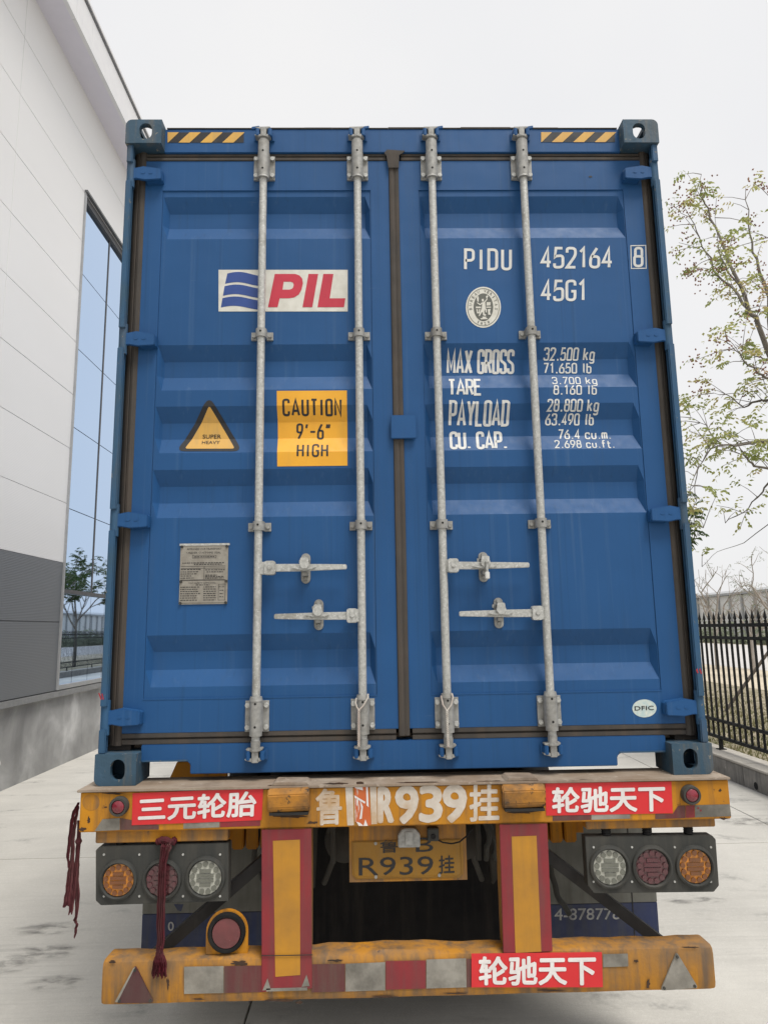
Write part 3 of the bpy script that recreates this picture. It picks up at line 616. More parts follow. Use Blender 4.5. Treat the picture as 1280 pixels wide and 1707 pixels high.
# tree whose limbs reach into the right edge of the view (a feather-leaved tree with brown pods)
rg = random.Random(11)
TY = 6.6
tb = Vector((5.95, TY, 0.2))
tree = empty('leafy_tree', tb, 'airy tree with feathery green leaves and brown pods leaning over the fence', 'tree')
wood, crown, pod = MB(), MB(), MB()
def L(pts): return [at(x, y, TY+dy) for x, y, dy in pts]
fork = at(1292, 612, TY); low = at(1318, 830, TY)
wood.tube(smooth_path([tb, (5.9, TY, 1.6), low, fork], rg, 4, .012), [.10-.045*k/12 for k in range(13)], 9)
limbs = [
 (L([(1292,612,0),(1262,537,-.1),(1247,515,-.15),(1236,480,-.2),(1216,440,-.1),(1200,395,0),(1181,347,.1),(1166,325,.15),(1169,290,.2)]), .038, 1.0),
 (L([(1247,515,-.15),(1222,480,.1),(1195,458,.25),(1186,430,.3),(1166,396,.3),(1150,362,.35),(1108,337,.4)]), .022, .9),
 (L([(1292,612,0),(1282,495,.25),(1266,455,.3),(1254,420,.35),(1247,370,.3),(1243,312,.3)]), .035, 1.0),
 (L([(1292,612,0),(1302,480,-.3),(1290,400,-.5),(1285,330,-.6)]), .035, 1.0),
 (L([(1236,480,-.2),(1212,452,-.5),(1198,420,-.6),(1194,330,-.6)]), .014, .7),
 (L([(1300,640,0),(1281,630,-.2),(1262,622,-.3),(1240,602,-.4),(1226,584,-.45),(1212,572,-.5)]), .022, 1.1),
 (L([(1296,600,0),(1275,600,.4),(1250,588,.6),(1225,574,.8)]), .018, 1.0),
 (L([(1302,672,0),(1281,667,.2),(1262,669,.3),(1240,679,.4),(1216,660,.5),(1190,655,.5)]), .025, 1.1),
 (L([(1305,735,0),(1281,735,.1),(1260,737,.1),(1238,741,.1),(1203,742,.0),(1184,748,-.1),(1163,780,-.2),(1148,827,-.3)]), .026, 1.2),
 (L([(1203,742,0),(1180,715,.2),(1160,700,.3),(1150,692,.3)]), .010, 1.1),
 (L([(1308,790,0),(1281,781,-.1),(1254,772,-.2),(1240,759,-.3),(1232,745,-.4),(1218,722,-.4)]), .024, 1.0),
 (L([(1312,790,0),(1281,805,.3),(1263,829,.4),(1238,855,.5),(1209,872,.6)]), .020, .6),
 (L([(1163,780,-.2),(1158,820,-.1),(1160,862,0),(1172,880,.1)]), .007, .7),
 (L([(1312,850,0),(1240,905,.8),(1195,920,1.0),(1170,945,1.1)]), .008, .25),
 (L([(1302,700,0),(1330,560,.8),(1350,430,1.2),(1345,330,1.4)]), .04, 1.0),
 (L([(1302,690,0),(1340,620,-1.0),(1380,500,-1.6),(1400,420,-1.8)]), .04, 1.0),
 (L([(1305,740,0),(1350,700,.6),(1400,690,1.2)]), .03, 1.0)]
for pts, r0, dens in limbs:
    sp = smooth_path(pts, rg, 3, .015); n = len(sp)
    wood.tube(sp, [max(.0035, r0*(1-.9*k/(n-1))) for k in range(n)], 6)
    for k in range(2, n):
        base = sp[k]
        for _ in range(1 + (rg.random() < .55*dens)):
            if rg.random() > .78*dens: continue
            d = Vector((rg.uniform(-1, .7), rg.uniform(-1, 1), rg.uniform(-.35, .9))).normalized()
            ln = rg.uniform(.18, .5)
            tw = [base, base+d*ln*.5+Vector((0, 0, .02)), base+d*ln]
            wood.tube(tw, [.006, .0045, .003], 4)
            for _ in range(rg.randint(2, 4)):
                t = rg.uniform(.35, 1.0); q = tw[1].lerp(tw[2], (t-.35)/.65)
                leafy(crown, q, d+Vector((rg.uniform(-.9, .9), rg.uniform(-.9, .9), rg.uniform(-.3, .5))), rg.uniform(.16, .28), rg, .066, rg.randint(3, 4))
            if base.z > 5.2 and rg.random() < .33: pods(pod, tw[2], rg, rg.randint(8, 18), .07)
for px, py in ((1150, 850), (1162, 875), (1165, 830)):
    for _ in range(2): leafy(crown, at(px+rg.uniform(-6, 6), py, TY+.1), (-1, rg.uniform(-1, 1), .2), .2, rg, .06, 4)
for px, py in ((1135,312),(1152,330),(1127,360),(1145,395),(1150,445),(1155,455),(1165,470),(1210,405),(1212,415),(1218,475),(1165,650),(1280,310),(1278,400)):
    pods(pod, at(px, py, TY+.2), rg, 14, .06)
wood.build('trunk', 'bark', tree, smooth=True, fix=False); crown.build('crown', 'leaf_green', tree, fix=False); tag(pod.build('pods', 'pod_brown', tree, fix=False), kind='stuff')

def grow(rg, wood, crown, p, d, ln, r, depth, leaf, size):
    n = 4; pts = [Vector(p)]; d = Vector(d).normalized()
    for k in range(n):
        d = (d + Vector((rg.gauss(0, .13), rg.gauss(0, .13), rg.gauss(.03, .08)))).normalized(); pts.append(pts[-1]+d*ln/n)
    wood.tube(pts, [r*(1-.45*k/n) for k in range(n+1)], 6 if depth > 1 else 4)
    if depth == 0:
        for _ in range(leaf):
            q = pts[rg.randint(1, n)]; leafy(crown, q, (rg.uniform(-1, 1), rg.uniform(-1, 1), rg.uniform(-.2, .6)), rg.uniform(.16, .3), rg, size, 4)
        return
    for _ in range(rg.randint(3, 4)):
        a = rg.uniform(0, 6.283); q = pts[rg.randint(2, n)]
        nd = d*rg.uniform(.5, 1.1) + Vector((math.cos(a), math.sin(a), rg.uniform(-.1, .4)))*rg.uniform(.6, 1.0)
        grow(rg, wood, crown, q, nd, ln*rg.uniform(.55, .78), r*.5, depth-1, leaf, size)
def make_tree(name, label, loc, h, leaf, size, seed, group=None, leafmat='leaf_dark', depth=3, stake=True):
    rg = random.Random(seed); t = empty(name, loc, label, 'tree', group); w, c = MB(), MB(); p = Vector(loc)
    w.tube([p, p+Vector((0, 0, h*.2)), p+Vector((.04, .02, h*.4))], [.085, .07, .06], 8)
    for k in range(4):
        a = k*1.57+rg.uniform(-.4, .4)
        grow(rg, w, c, p+Vector((.04, .02, h*(.3+.03*k))), (math.cos(a)*.6, math.sin(a)*.6, 1.0), h*.3, .045, depth-1, leaf, size)
    grow(rg, w, c, p+Vector((.04, .02, h*.4)), (0, 0, 1), h*.32, .055, depth-1, leaf, size)
    w.build('trunk', 'bark_pale' if name == 'bare_tree' else 'bark', t, smooth=True, fix=False)
    if c.v: c.build('crown', 'hedge_hazed' if name == 'bare_tree' else leafmat, t, fix=False)
    return t
trees = [(6.2, 13.5, 6.2, 31, 'leafy tree behind the fence, nearest the container mid length'), (6.0, 19.5, 5.6, 32, 'leafy tree behind the fence, second along from the overhanging tree'),
         (6.3, 25.5, 7.4, 33, 'tall leafy tree behind the fence, mirrored in the warehouse window'), (6.0, 30.2, 5.4, 34, 'shorter leafy tree behind the fence, far along the yard'),
         (6.4, 33.0, 5.9, 36, 'leafy tree behind the fence, next to last along the yard'), (6.8, 28.0, 5.0, 37, 'low leafy tree set back behind the fence, beside the tall one'),
         (6.3, 36.0, 6.6, 35, 'leafy tree behind the fence, at the far end of the yard')]
for x, y, h, sd, lb in trees: make_tree('leafy_tree', lb, (x, y, .2), h, 9, .12, sd, 'trees along the fence')
make_tree('bare_tree', 'thin bare tree with few leaves seen through the fence by the container edge', (13.3, 25.0, .2), 4.3, 1, .05, 41, 'bare trees beyond the fence')
make_tree('bare_tree', 'twiggy half-bare tree at the right edge above the fence spears', (13.2, 20.3, .2), 4.9, 3, .05, 52, 'bare trees beyond the fence')
make_tree('bare_tree', 'small bare tree beyond the fence between the other two bare trees', (14.3, 24.2, .2), 3.4, 1, .05, 43, 'bare trees beyond the fence')
# stakes that prop the overhanging tree
for a, b2, lb in (((5.35, 9.6), (6.75, 9.45), 'slanting wooden stake behind the fence'),):
    p0 = at_x(1249, 1131, 5.6); p1 = p0 + (at_x(1283, 1084, 5.85)-p0)*1.6
    st = MB().tube([p0 + (p0-p1)*.75, p0, p1], [.025, .025, .022], 7).build('tree_stake', 'pole_grey', None, smooth=True)
    tag(st, lb, 'stake')
# hedge far behind the road
rg = random.Random(5); hd = MB()
for _ in range(9000):
    y = rg.uniform(35, 130); q = Vector((33 + rg.gauss(0, .6), y, .2 + abs(rg.gauss(0, 1))*.75*(1+.5*math.sin(y*.7)*math.sin(y*.23))))
    l = Vector((rg.uniform(-1, 1), rg.uniform(-1, 1), rg.uniform(-1, 1))).normalized()*.22; w2 = l.orthogonal().normalized()*.12
    hd.add([q-l, q+w2, q+l, q-w2], [(0, 1, 2, 3)])
h = hd.build('hedge', 'hedge_hazed', None, fix=False); tag(h, 'low grey-green hedge along the far side of the road', 'hedge', kind='stuff')
# dry grass and litter behind the fence
gr = MB()
for _ in range(14000):
    x = 4.75 + abs(rg.gauss(0, 2.2)); y = rg.uniform(3, 16); q = Vector((x, y, .19)); a = rg.uniform(0, 6.28)
    hgt = rg.uniform(.02, .09) * (1.8 if rg.random() < .1 else 1); s = Vector((math.cos(a), math.sin(a), 0))*.012; ln = Vector((rg.gauss(0, .03), rg.gauss(0, .03), hgt))
    gr.add([q-s, q+s, q+ln], [(0, 1, 2)])
gobj = gr.build('grass', 'grass_dry', None, fix=False); tag(gobj, 'short dry grass and weeds behind the fence', 'grass', kind='stuff')

# ================================================================== the shipping container
ct = empty('shipping_container', (0, 0, CZ), 'blue steel shipping container with closed rear doors on the trailer', 'container')
HW, HH, LEN = 1.219, 2.896, 12.19
# --- corner castings: a bevelled block, hollow, with slots in the rear, outer side and top faces
def casting_mesh():
    def mk(name, mb, bev=0):
        me = bpy.data.meshes.new(name); me.from_pydata(mb.v, [], mb.f); bm = bmesh.new(); bm.from_mesh(me)
        bmesh.ops.recalc_face_normals(bm, faces=bm.faces)
        if bev:
            bmesh.ops.bevel(bm, geom=bm.edges[:], offset=bev, segments=1, affect='EDGES')
        bm.to_mesh(me); bm.free(); o = bpy.data.objects.new(name, me); COL.objects.link(o); return o
    # local frame: x 0 (outer side) .. .162 inwards, y 0 (rear) .. .178, z 0 .. .118 (outer horizontal face at .118)
    pr = []
    r = .028
    for k in range(6): a = math.pi/2*k/5; pr.append((r-r*math.cos(a), .118-r+r*math.sin(a)))
    pr = [(0.0, 0.0)] + pr + [(.162, .118), (.162, 0.0)]
    a = mk('a', MB().prism(pr, 0, .178), .0)
    def stadium(cx, cz, w, h, n=8):
        out = []
        for k in range(n+1): t = math.pi*k/n; out.append((cx+w/2*math.cos(t), cz+h/2-w/2+w/2*math.sin(t)))
        for k in range(n+1): t = math.pi+math.pi*k/n; out.append((cx+w/2*math.cos(t), cz-h/2+w/2+w/2*math.sin(t)))
        return out
    cuts = [MB().box(.026, .146, .024, .150, .014, .098)]
    cuts.append(MB().prism(stadium(.090, .059, .057, .080), -.02, .06))
    side = stadium(.085, .058, .055, .080); s = MB(); n = len(side)
    s.add([(-.02, y, z) for y, z in side] + [(.06, y, z) for y, z in side], [tuple(range(n)), tuple(range(2*n-1, n-1, -1))] + [(i, i+n, (i+1) % n+n, (i+1) % n) for i in range(n)]); cuts.append(s)
    top = stadium(.082, .088, .064, .118); s = MB()
    s.add([(x, y, .05) for x, y in top] + [(x, y, .14) for x, y in top], [tuple(range(n)), tuple(range(2*n-1, n-1, -1))] + [(i, i+n, (i+1) % n+n, (i+1) % n) for i in range(n)]); cuts.append(s)
    obs = []
    for c in cuts:
        o = mk('c', c); obs.append(o); md = a.modifiers.new('b', 'BOOLEAN'); md.operation = 'DIFFERENCE'; md.object = o; md.solver = 'EXACT'
    me = bpy.data.meshes.new_from_object(a.evaluated_get(bpy.context.evaluated_depsgraph_get()))
    for o in obs+[a]: bpy.data.objects.remove(o)
    bm = bmesh.new(); bm.from_mesh(me)
    eds = [e for e in bm.edges if len(e.link_faces) == 2 and e.calc_face_angle(0) > .6]
    bmesh.ops.bevel(bm, geom=eds, offset=.005, segments=2, affect='EDGES', clamp_overlap=True)
    bm.to_mesh(me); bm.free()
    return [tuple(v.co) for v in me.vertices], [tuple(p.vertices) for p in me.polygons]
cv, cf = casting_mesh()
for sx in (-1, 1):
    for top in (1, 0):
        for rear in (1, 0):
            m = MB(); m.add([(sx*(HW-x), (y if rear else LEN-y), Z(HH-.118+z if top else .118-z)) for x, y, z in cv], cf)
            m.build('corner_casting', 'casting_blue', ct, smooth=True)
# --- rear frame
DY = 0.07                                                           # outer plane of the doors
hinge_z = [(2.687, 2.606), (1.893, 1.812), (1.092, 1.013), (.294, .215)]
for sx in (-1, 1):
    segs = []; top = 2.778
    for a, b2 in hinge_z: segs.append((a+.003, top)); top = b2-.003
    segs.append((.118, top))
    m = MB()
    for z0, z1 in segs: m.box(sx*(HW-.006), sx*(HW-.034), .010, .024, Z(z0), Z(z1))
    post = m.build('corner_post', 'frame_blue', ct, bevel=.004)
    MB().box(sx*(HW-.0065), sx*(HW-.030), .0415, .050, Z(.119), Z(2.777)).build('post_core', 'frame_blue', post)
    MB().box(sx*(HW-.0055), sx*(HW-.0105), .0243, .1005, Z(.119), Z(2.777)).build('post_side', 'frame_blue', post)
    MB().box(sx*(HW-.004), sx*(HW-.105), .101, .165, Z(.118), Z(2.778)).build('post_channel', 'gasket', post)  # steel recess in the gasket colour, painting in its shading along with dirt
    for z0, z1 in hinge_z: MB().cyl((sx*(HW-.022), .035, Z(z0+.028)), (sx*(HW-.022), .035, Z(z1-.028)), .017, None, 14).build('hinge_pin', 'frame_blue', post, smooth=True)
hd_ = MB().box(-1.06, 1.06, .060, .16, Z(2.772), Z(2.893)).build('header', 'container_blue', ct, bevel=.003)
lipm = MB()
x = -1.05
while x < 1.05:                                                     # slightly ragged top lip
    x2 = min(1.05, x+rnd.uniform(.12, .3)); lipm.box(x, x2, .056, .17, Z(2.8935), Z(2.8955+rnd.uniform(.001, .005))); x = x2+.0005
lipm.build('header_lip', 'gasket', hd_)
def hy(x, z): return .060
def SH(px0, px1, py0, py1, first, step, wdt, skew):
    sq = quad(px0, py0, px1, py1)
    strip = decal_quad('hazard_strip', sq, 'print_black', hd_, hy, .0012, .06)
    polys = []
    for k in range(4):
        a = px0+first+step*k; b2 = a+wdt
        P = [(max(px0, a), py0), (b2, py0), (max(px0, b2-skew), py1), (max(px0, a-skew), py1)]
        if k == 0: P = [(px0, py0), (b2, py0), (px0+1, py1), (px0, py1)]
        polys.append(P)
    for P in polys: decal_poly('hazard_stripe', [P], 'faded_yellow', hd_, hy, .002, .06)
SH(279.6, 406.5, 220.2, 237.4, 0.2, 36.5, 18.7, 18.7); SH(901.7, 1024.8, 220.0, 236.6, 0.0, 35.7, 18.0, 18.0)
# sill with two cut-outs beside the castings
sp_ = [(-1.06, .142), (1.06, .142), (1.06, .076), (.872, .076), (.858, .064), (.858, .027), (-.862, .027), (-.862, .064), (-.876, .076), (-1.06, .076)]
sill = MB().prism([(x, Z(z)) for x, z in sp_], .062, .15).build('sill', 'container_blue', ct, bevel=.003)
MB().box(-1.055, -.872, .058, .0615, Z(.077), Z(.083)).box(.866, 1.055, .058, .0615, Z(.077), Z(.083)).build('cutout_rim', 'frame_blue', sill)

# --- doors
TOPS = [2.556, 1.840, 1.558, 1.275, .575]; GS, GF, GD = .068, .073, .030
PY = DY+.0035
def door_y(x, z):
    z -= CZ; ax = abs(x)
    if not (.1115 < ax < 1.0615 and .32 < z < 2.588): return DY
    e = min(ax-.1115, 1.0615-ax)
    k = max(0.0, min(1.0, (e-.004)/.022))
    for t in TOPS:
        if t-2*GS-GF < z < t:
            if z > t-GS: d = (t-z)/GS
            elif z > t-GS-GF: d = 1
            else: d = (z-(t-2*GS-GF))/GS
            return PY + GD*min(d, k)
    return PY
BREAKS = [Z(b2) for t in TOPS for b2 in (t, t-GS, t-GS-GF, t-2*GS-GF)]
doors = []
for sx in (-1, 1):
    x0, x1 = sorted((sx*.026, sx*1.142)) if sx < 0 else (.020, 1.150)
    m = MB()
    # frame: two stiles and two rails round the pressed sheet
    xi0, xi1 = sorted((sx*.1115, sx*1.0615))
    m.box(x0, xi0, DY, DY+.05, Z(.187), Z(2.735)); m.box(xi1, x1, DY, DY+.05, Z(.187), Z(2.735))
    m.box(xi0, xi1, DY, DY+.05, Z(2.588), Z(2.735)); m.box(xi0, xi1, DY, DY+.05, Z(.187), Z(.32))
    d = m.build('door', 'container_blue', ct)
    d['label'] = 'left rear door with caution stickers' if sx < 0 else 'right rear door with white numbers'
    doors.append(d)
    # pressed sheet with five grooves, closed off by slanting ends
    zs_ = sorted({.321, 2.587} | {b2-CZ for b2 in BREAKS}, reverse=True)
    xs_ = [xi0+.0008, xi0+.004, xi0+.026, xi1-.026, xi1-.004, xi1-.0008]
    pm = MB(); vs_ = []
    for z in zs_:
        for x in xs_:
            e = min(x-xi0, xi1-x); k = max(0.0, min(1.0, (e-.004)/.022)); dd = 0.0
            for t in TOPS:
                if abs(z-(t-GS)) < 1e-6 or abs(z-(t-GS-GF)) < 1e-6: dd = 1.0
            vs_.append((x, PY+GD*dd*k, Z(z)))
    nx = len(xs_)
    pm.add(vs_, [(i*nx+j, i*nx+j+1, (i+1)*nx+j+1, (i+1)*nx+j) for i in range(len(zs_)-1) for j in range(nx-1)])
    sh = pm.build('door_sheet', 'container_blue', d, fix=False)
    # thin weld beads along the sheet
    for za, zb_ in ((2.586, 2.5915), (.3165, .3215)): MB().box(xi0-.002, xi1+.002, DY-.0016, DY+.004, Z(za), Z(zb_)).build('weld_bead', 'container_blue', d)
    # rubber gasket: hinge side, top, bottom (two lips each)
    gs = MB(); gx = sorted((sx*1.142, sx*1.2)) if sx < 0 else [1.150, 1.204]
    xi_, xo_ = (gx[1], gx[0]) if sx < 0 else (gx[0], gx[1]); gw = xo_-xi_
    sec_ = [(xi_, .03), (xi_, .001), (xi_+gw*.10, -.004), (xi_+gw*.30, -.006), (xi_+gw*.46, -.003), (xi_+gw*.54, .003), (xi_+gw*.62, .002), (xi_+gw*.8, .007), (xo_, .018), (xo_, .03)]
    n_ = len(sec_); gs.add([(x, DY+y, zz_) for zz_ in (Z(.14), Z(2.78)) for x, y in sec_], [(k, (k+1) % n_, n_+(k+1) % n_, n_+k) for k in range(n_)]+[tuple(range(n_)), tuple(range(n_, 2*n_))])
    gs.build('side_gasket', 'gasket', d)
    tg = MB(); a, b2 = (x0+.01 if sx > 0 else gx[1]+.001, gx[0]-.001 if sx > 0 else x1-.01)
    tg.box(a, b2, DY-.001, DY+.03, Z(2.758), Z(2.771)); tg.box(a, b2, DY+.008, DY+.03, Z(2.752), Z(2.758)); tg.box(a, b2, DY-.004, DY+.03, Z(2.7365), Z(2.752))
    tg.build('top_gasket', 'gasket', d, bevel=.002)
    bg = MB(); bg.box(a, b2, DY-.004, DY+.03, Z(.168), Z(.186)); bg.box(a, b2, DY+.008, DY+.03, Z(.162), Z(.168)); bg.box(a, b2, DY-.001, DY+.03, Z(.1425), Z(.162))
    bg.build('bottom_gasket', 'gasket', d, bevel=.002)
    # hinges: shaped blade, rib and two dimples
    for z1, z0 in hinge_z:
        zc = (z0+z1)/2; h = (z1-z0)/2
        pl = [(HW-.008, zc-.034), (HW-.008, zc+.036), (HW-.024, zc+.036), (HW-.040, zc+.027), (HW-.078, zc+.035), (HW-.154, zc+.023), (HW-.160, zc+.017), (HW-.160, zc-.027), (HW-.155, zc-.031), (HW-.088, zc-.035), (HW-.046, zc-.027), (HW-.026, zc-.034)]
        hg = MB().prism([(sx*x, Z(z)) for x, z in pl], .026, .040).build('hinge', 'container_blue', d, bevel=.003)
        hg2 = MB().prism([(sx*x, Z(z)) for x, z in pl[4:10]], .040, DY-.001)
        hg2.v = [(v[0]*.998, v[1], v[2]) for v in hg2.v]; hg2.build('hinge_block', 'container_blue', d)
        for dx in (.078, .112): MB().prism([(sx*(HW-dx)+.009*math.cos(t*math.pi/5), Z(zc)+.0055*math.sin(t*math.pi/5)) for t in range(10)], .0245, .027).build('hinge_rivet', 'container_blue', d)
dl, dr = doors
# centre gasket flap with its head at the top, and the door stop plate
cg = MB(); sec_ = [(-.0258, .02), (-.0258, -.003), (-.022, -.009), (-.012, -.011), (-.004, -.009), (0.0, -.006), (.004, -.008), (.012, -.010), (.018, -.007), (.0198, -.002), (.0198, .02)]; n_ = len(sec_)
cg.add([(x, DY+y, zz_) for zz_ in (Z(.16), Z(2.772)) for x, y in sec_], [(k, (k+1) % n_, n_+(k+1) % n_, n_+k) for k in range(n_)]+[tuple(range(n_)), tuple(range(n_, 2*n_))])
cg.prism([(-.045, Z(2.765)), (-.032, Z(2.782)), (.05, Z(2.776)), (.04, Z(2.764)), (.024, Z(2.755)), (.021, Z(2.69)), (-.027, Z(2.69)), (-.035, Z(2.75))], DY-.017, DY-.0115)
cg.build('centre_gasket', 'gasket', dr)
p0 = at(651, 692, DY-.02); p1 = at(694, 731, DY-.02)
MB().box(p0.x, p1.x, DY-.024, DY-.012, p1.z, p0.z).build('anti_rack_plate', 'container_blue', dr, bevel=.003)

# --- markings on the left door
q = quad(364.4, 449.5, 579.6, 519)
decal_quad('logo_panel', q, 'sticker_white', dl, door_y, .0012, PY)
def lp(cx, cy): return (180+cx*.390625, 180+cy*.390625)            # coordinates read from an enlarged view
def wave(y0, y1, xl0, xl1):
    top, bot = [], []
    for k in range(15):
        t = k/14
        wv = lambda s: 9*math.sin(t*math.pi*1.5+.2)*-1
        top.append(lp(xl0+(670-xl0)*t, y0+wv(0))); bot.append(lp(xl1+(670-xl1)*t, y1+wv(0)))
    return top, bot
for (y0, y1, xl0, xl1) in ((708, 752, 510, 500), (762, 803, 498, 491), (813, 853, 489, 482)):
    t, b2 = wave(y0, y1, xl0, xl1); n = len(t)
    vs_ = [(at(x, y, PY).x, at(x, y, PY).z) for x, y in t+b2]
    decal('logo_wave', vs_, [(i, i+1, n+i+1, n+i) for i in range(n-1)], 'logo_blue', dl, door_y, .002, BREAKS)
def lpoly(name, outl, mat): decal_poly(name, [[lp(x, y) for x, y in o] for o in outl], mat, dl, door_y, .002, PY)
lpoly('logo_letter', [[(712,708),(760,708),(750,741),(745,775),(733,812),(724,850),(683,850)],
                      [(760,708),(800,708),(818,715),(790,745),(778,741),(750,741)], [(818,715),(829,728),(832,748),(826,775),(790,765),(793,755),(790,745)],
                      [(826,775),(814,796),(795,808),(772,812),(733,812),(745,775),(775,775),(786,771),(790,765)]], 'logo_red')
lpoly('logo_letter', [[(856,708),(897,708),(872,850),(830,850)]], 'logo_red')
lpoly('logo_letter', [[(919,708),(962,708),(946,812),(1013,812),(1007,850),(894,850)]], 'logo_red')
# triangle
def tri(pts, r=7):
    out = []
    n = len(pts)
    for i, p in enumerate(pts):
        P = Vector(p); A = (Vector(pts[i-1])-P).normalized(); B = (Vector(pts[(i+1) % n])-P).normalized()
        for k in range(5): t = k/4; out.append(tuple((P+A*r)*(1-t)**2 + P*2*t*(1-t) + (P+B*r)*t*t))
    return out
decal_poly('warning_triangle', [tri([(292, 752), (349, 660), (404, 752)], 16)], 'print_black', dl, door_y, .0012, PY, BREAKS)
decal_poly('triangle_field', [tri([(307, 747), (349, 676), (391, 747)], 5)], 'faded_yellow', dl, door_y, .002, PY, BREAKS)
decal_text('triangle_text', 'SUPER', quad(335.5, 721.4, 366.4, 728.2), 'print_black', dl, door_y, .0028, PY, .01, BREAKS)
decal_text('triangle_text', 'HEAVY', quad(335, 732.2, 365, 738.4), 'print_black', dl, door_y, .0028, PY, .01, BREAKS)
# caution sheet
decal_quad('caution_sheet', ((461.4, 651.5), (578.2, 650.8), (579.2, 776.2), (462.2, 777.6)), 'caution_yellow', dl, door_y, .0012, PY, BREAKS)
stencil('caution_text', 'CAUTION', quad(470.5, 664.5, 569.5, 692), 'print_black', dl, door_y, .002, PY, .13, .7, BREAKS)
stencil('caution_text', '9\'-6"', quad(493, 702.5, 552, 730), 'print_black', dl, door_y, .002, PY, .12, .6, BREAKS)
stencil('caution_text', 'HIGH', quad(494.5, 738.5, 547, 762), 'print_black', dl, door_y, .002, PY, .13, .7, BREAKS)
# data plate
p0 = at(298.5, 1008, PY); p1 = at(381, 908, PY)
dpl = MB().box(p0.x, p1.x, PY-.004, PY-.0005, p0.z, p1.z).build('data_plate', 'plate_metal', dl)
MB().box(p0.x-.004, p1.x+.006, PY-.006, PY-.0045, p1.z-.003, p1.z+.006).build('plate_rim', 'galvanised', dl)
rv = MB()
for u in (.03, .97):
    for v_ in (.02, .38, .97): rv.cyl((p0.x+(p1.x-p0.x)*u, PY-.009, p0.z+(p1.z-p0.z)*v_), (p0.x+(p1.x-p0.x)*u, PY-.003, p0.z+(p1.z-p0.z)*v_), .006, None, 8)
rv.build('plate_rivets', 'housing_grey', dl)
def pq(u0, v0, u1, v1):                                             # fractions of the plate -> pixel box (v down)
    x = lambda u, v: 301.5-2.5*v+u*77; y = lambda u, v: 909+v*98-u*1.0
    return ((x(u0, v0), y(u0, v0)), (x(u1, v0), y(u1, v0)), (x(u1, v1), y(u1, v1)), (x(u0, v1), y(u0, v1)))
py_ = lambda x, z: PY-.004
for body, q_ in (('APPROVED FOR TRANSPORT', pq(.14, .055, .88, .085)), ('UNDER CUSTOMS SEAL', pq(.14, .118, .88, .15)), ('CSC SAFETY APPROVAL', pq(.19, .635, .79, .662)), ('ACEP', pq(.85, .70, .97, .725))):
    decal_text('plate_text', body, q_, 'print_black', dl, py_, .0008, PY, .0, res=1)
rg = random.Random(3); ln_ = MB(); vs_, fs_ = [], []
def dash(u0, v0, u1, v1):
    k = len(vs_); q_ = pq(u0, v0, u1, v1); vs_.extend(qmap(q_, a, b, PY) for a, b in ((0, 0), (1, 0), (1, 1), (0, 1))); fs_.append((k, k+1, k+2, k+3))
for v_ in (.36, .395, .59, .6, .985): dash(.02, v_, .98, v_+.006)
for u0, u1, v0, v1 in ((.26, .77, .175, .22), (.84, .985, .67, .94), (.52, .52, .37, .58)): 
    dash(u0, v0, u1+.008, v0+.005); dash(u0, v1, u1+.008, v1+.005); dash(u0, v0, u0+.008, v1); dash(u1, v0, u1+.008, v1)
def small_print(u0, u1, v):
    u = u0
    while u < u1: w = rg.uniform(.02, .06); dash(u, v, min(u1, u+w), v+.013); u += w+rg.uniform(.01, .02)
for v_, u0, u1 in ((.30, .05, .95), (.325, .3, .9), (.41, .02, .45), (.45, .02, .42), (.485, .02, .38), (.52, .02, .25), (.555, .02, .3), (.42, .55, .97), (.455, .58, .93), (.51, .55, .8), (.535, .55, .95), (.56, .55, .95), (.195, .3, .74), (.675, .35, .65)): small_print(u0, u1, v_)
for k in range(7): small_print(.02, rg.uniform(.38, .48), .71+k*.037); small_print(.52, .79, .71+k*.037)
for k in range(3): small_print(.87, .95, .77+k*.055)
decal('plate_small_print', vs_, fs_, 'print_black', dl, py_, .0009)
# --- markings on the right door
def S(body, x0, y0, x1, y1, th=.125, gap=.46): stencil('marking', body, quad(x0, y0, x1, y1), 'marking_white', dr, door_y, .0012, PY, th, gap, BREAKS)
S('PIDU', 773.3, 413.8, 853, 450.6, .12, .75); S('452164', 900.8, 411.2, 1021, 447.4, .12, .5); S('45G1', 901.4, 466, 978, 502, .12, .5)
S('8', 1054.6, 411.8, 1071.8, 446, .12, .4)
bx = [(1050.0, 409.0, 1077.0, 410.6), (1051.6, 446.9, 1078.2, 448.5)]
decal_poly('check_digit_frame', [[(1050, 409.2), (1076.2, 408.8), (1076.2, 410.4), (1050, 410.8)], [(1050.8, 447.2), (1077, 446.8), (1077, 448.4), (1050.8, 448.8)],
    [(1050, 410.8), (1051.5, 410.8), (1052.3, 447.2), (1050.8, 447.2)], [(1074.7, 410.4), (1076.2, 410.4), (1077, 446.8), (1075.5, 446.8)]], 'marking_white', dr, door_y, .0012, PY)
S('MAX GROSS', 745.3, 580.4, 859, 619.6, .11, .6); S('TARE', 746.5, 628.6, 803.5, 659.4, .13, .42); S('PAYLOAD', 748.6, 666.8, 850.2, 707.8, .11, .56); S('CU. CAP.', 750, 716, 846.8, 748.8, .14, .5)
for t, x0, y0, x1, y1 in (('32,500 kg', 908, 577.6, 994.4, 597), ('71,650 lb', 908, 600.6, 989.6, 618.6), ('3,700 kg', 921.4, 625, 997, 639.4), ('8,160 lb', 922.2, 641, 995.2, 658),
    ('28,800 kg', 912.4, 664.8, 999.6, 684.6), ('63,490 lb', 911.2, 686.8, 993.6, 706), ('76.4 cu.m.', 932.6, 712.4, 1022, 730), ('2,698 cu.ft.', 925.4, 731.6, 1025.2, 746.8)): S(t, x0, y0, x1, y1, .13, .55)
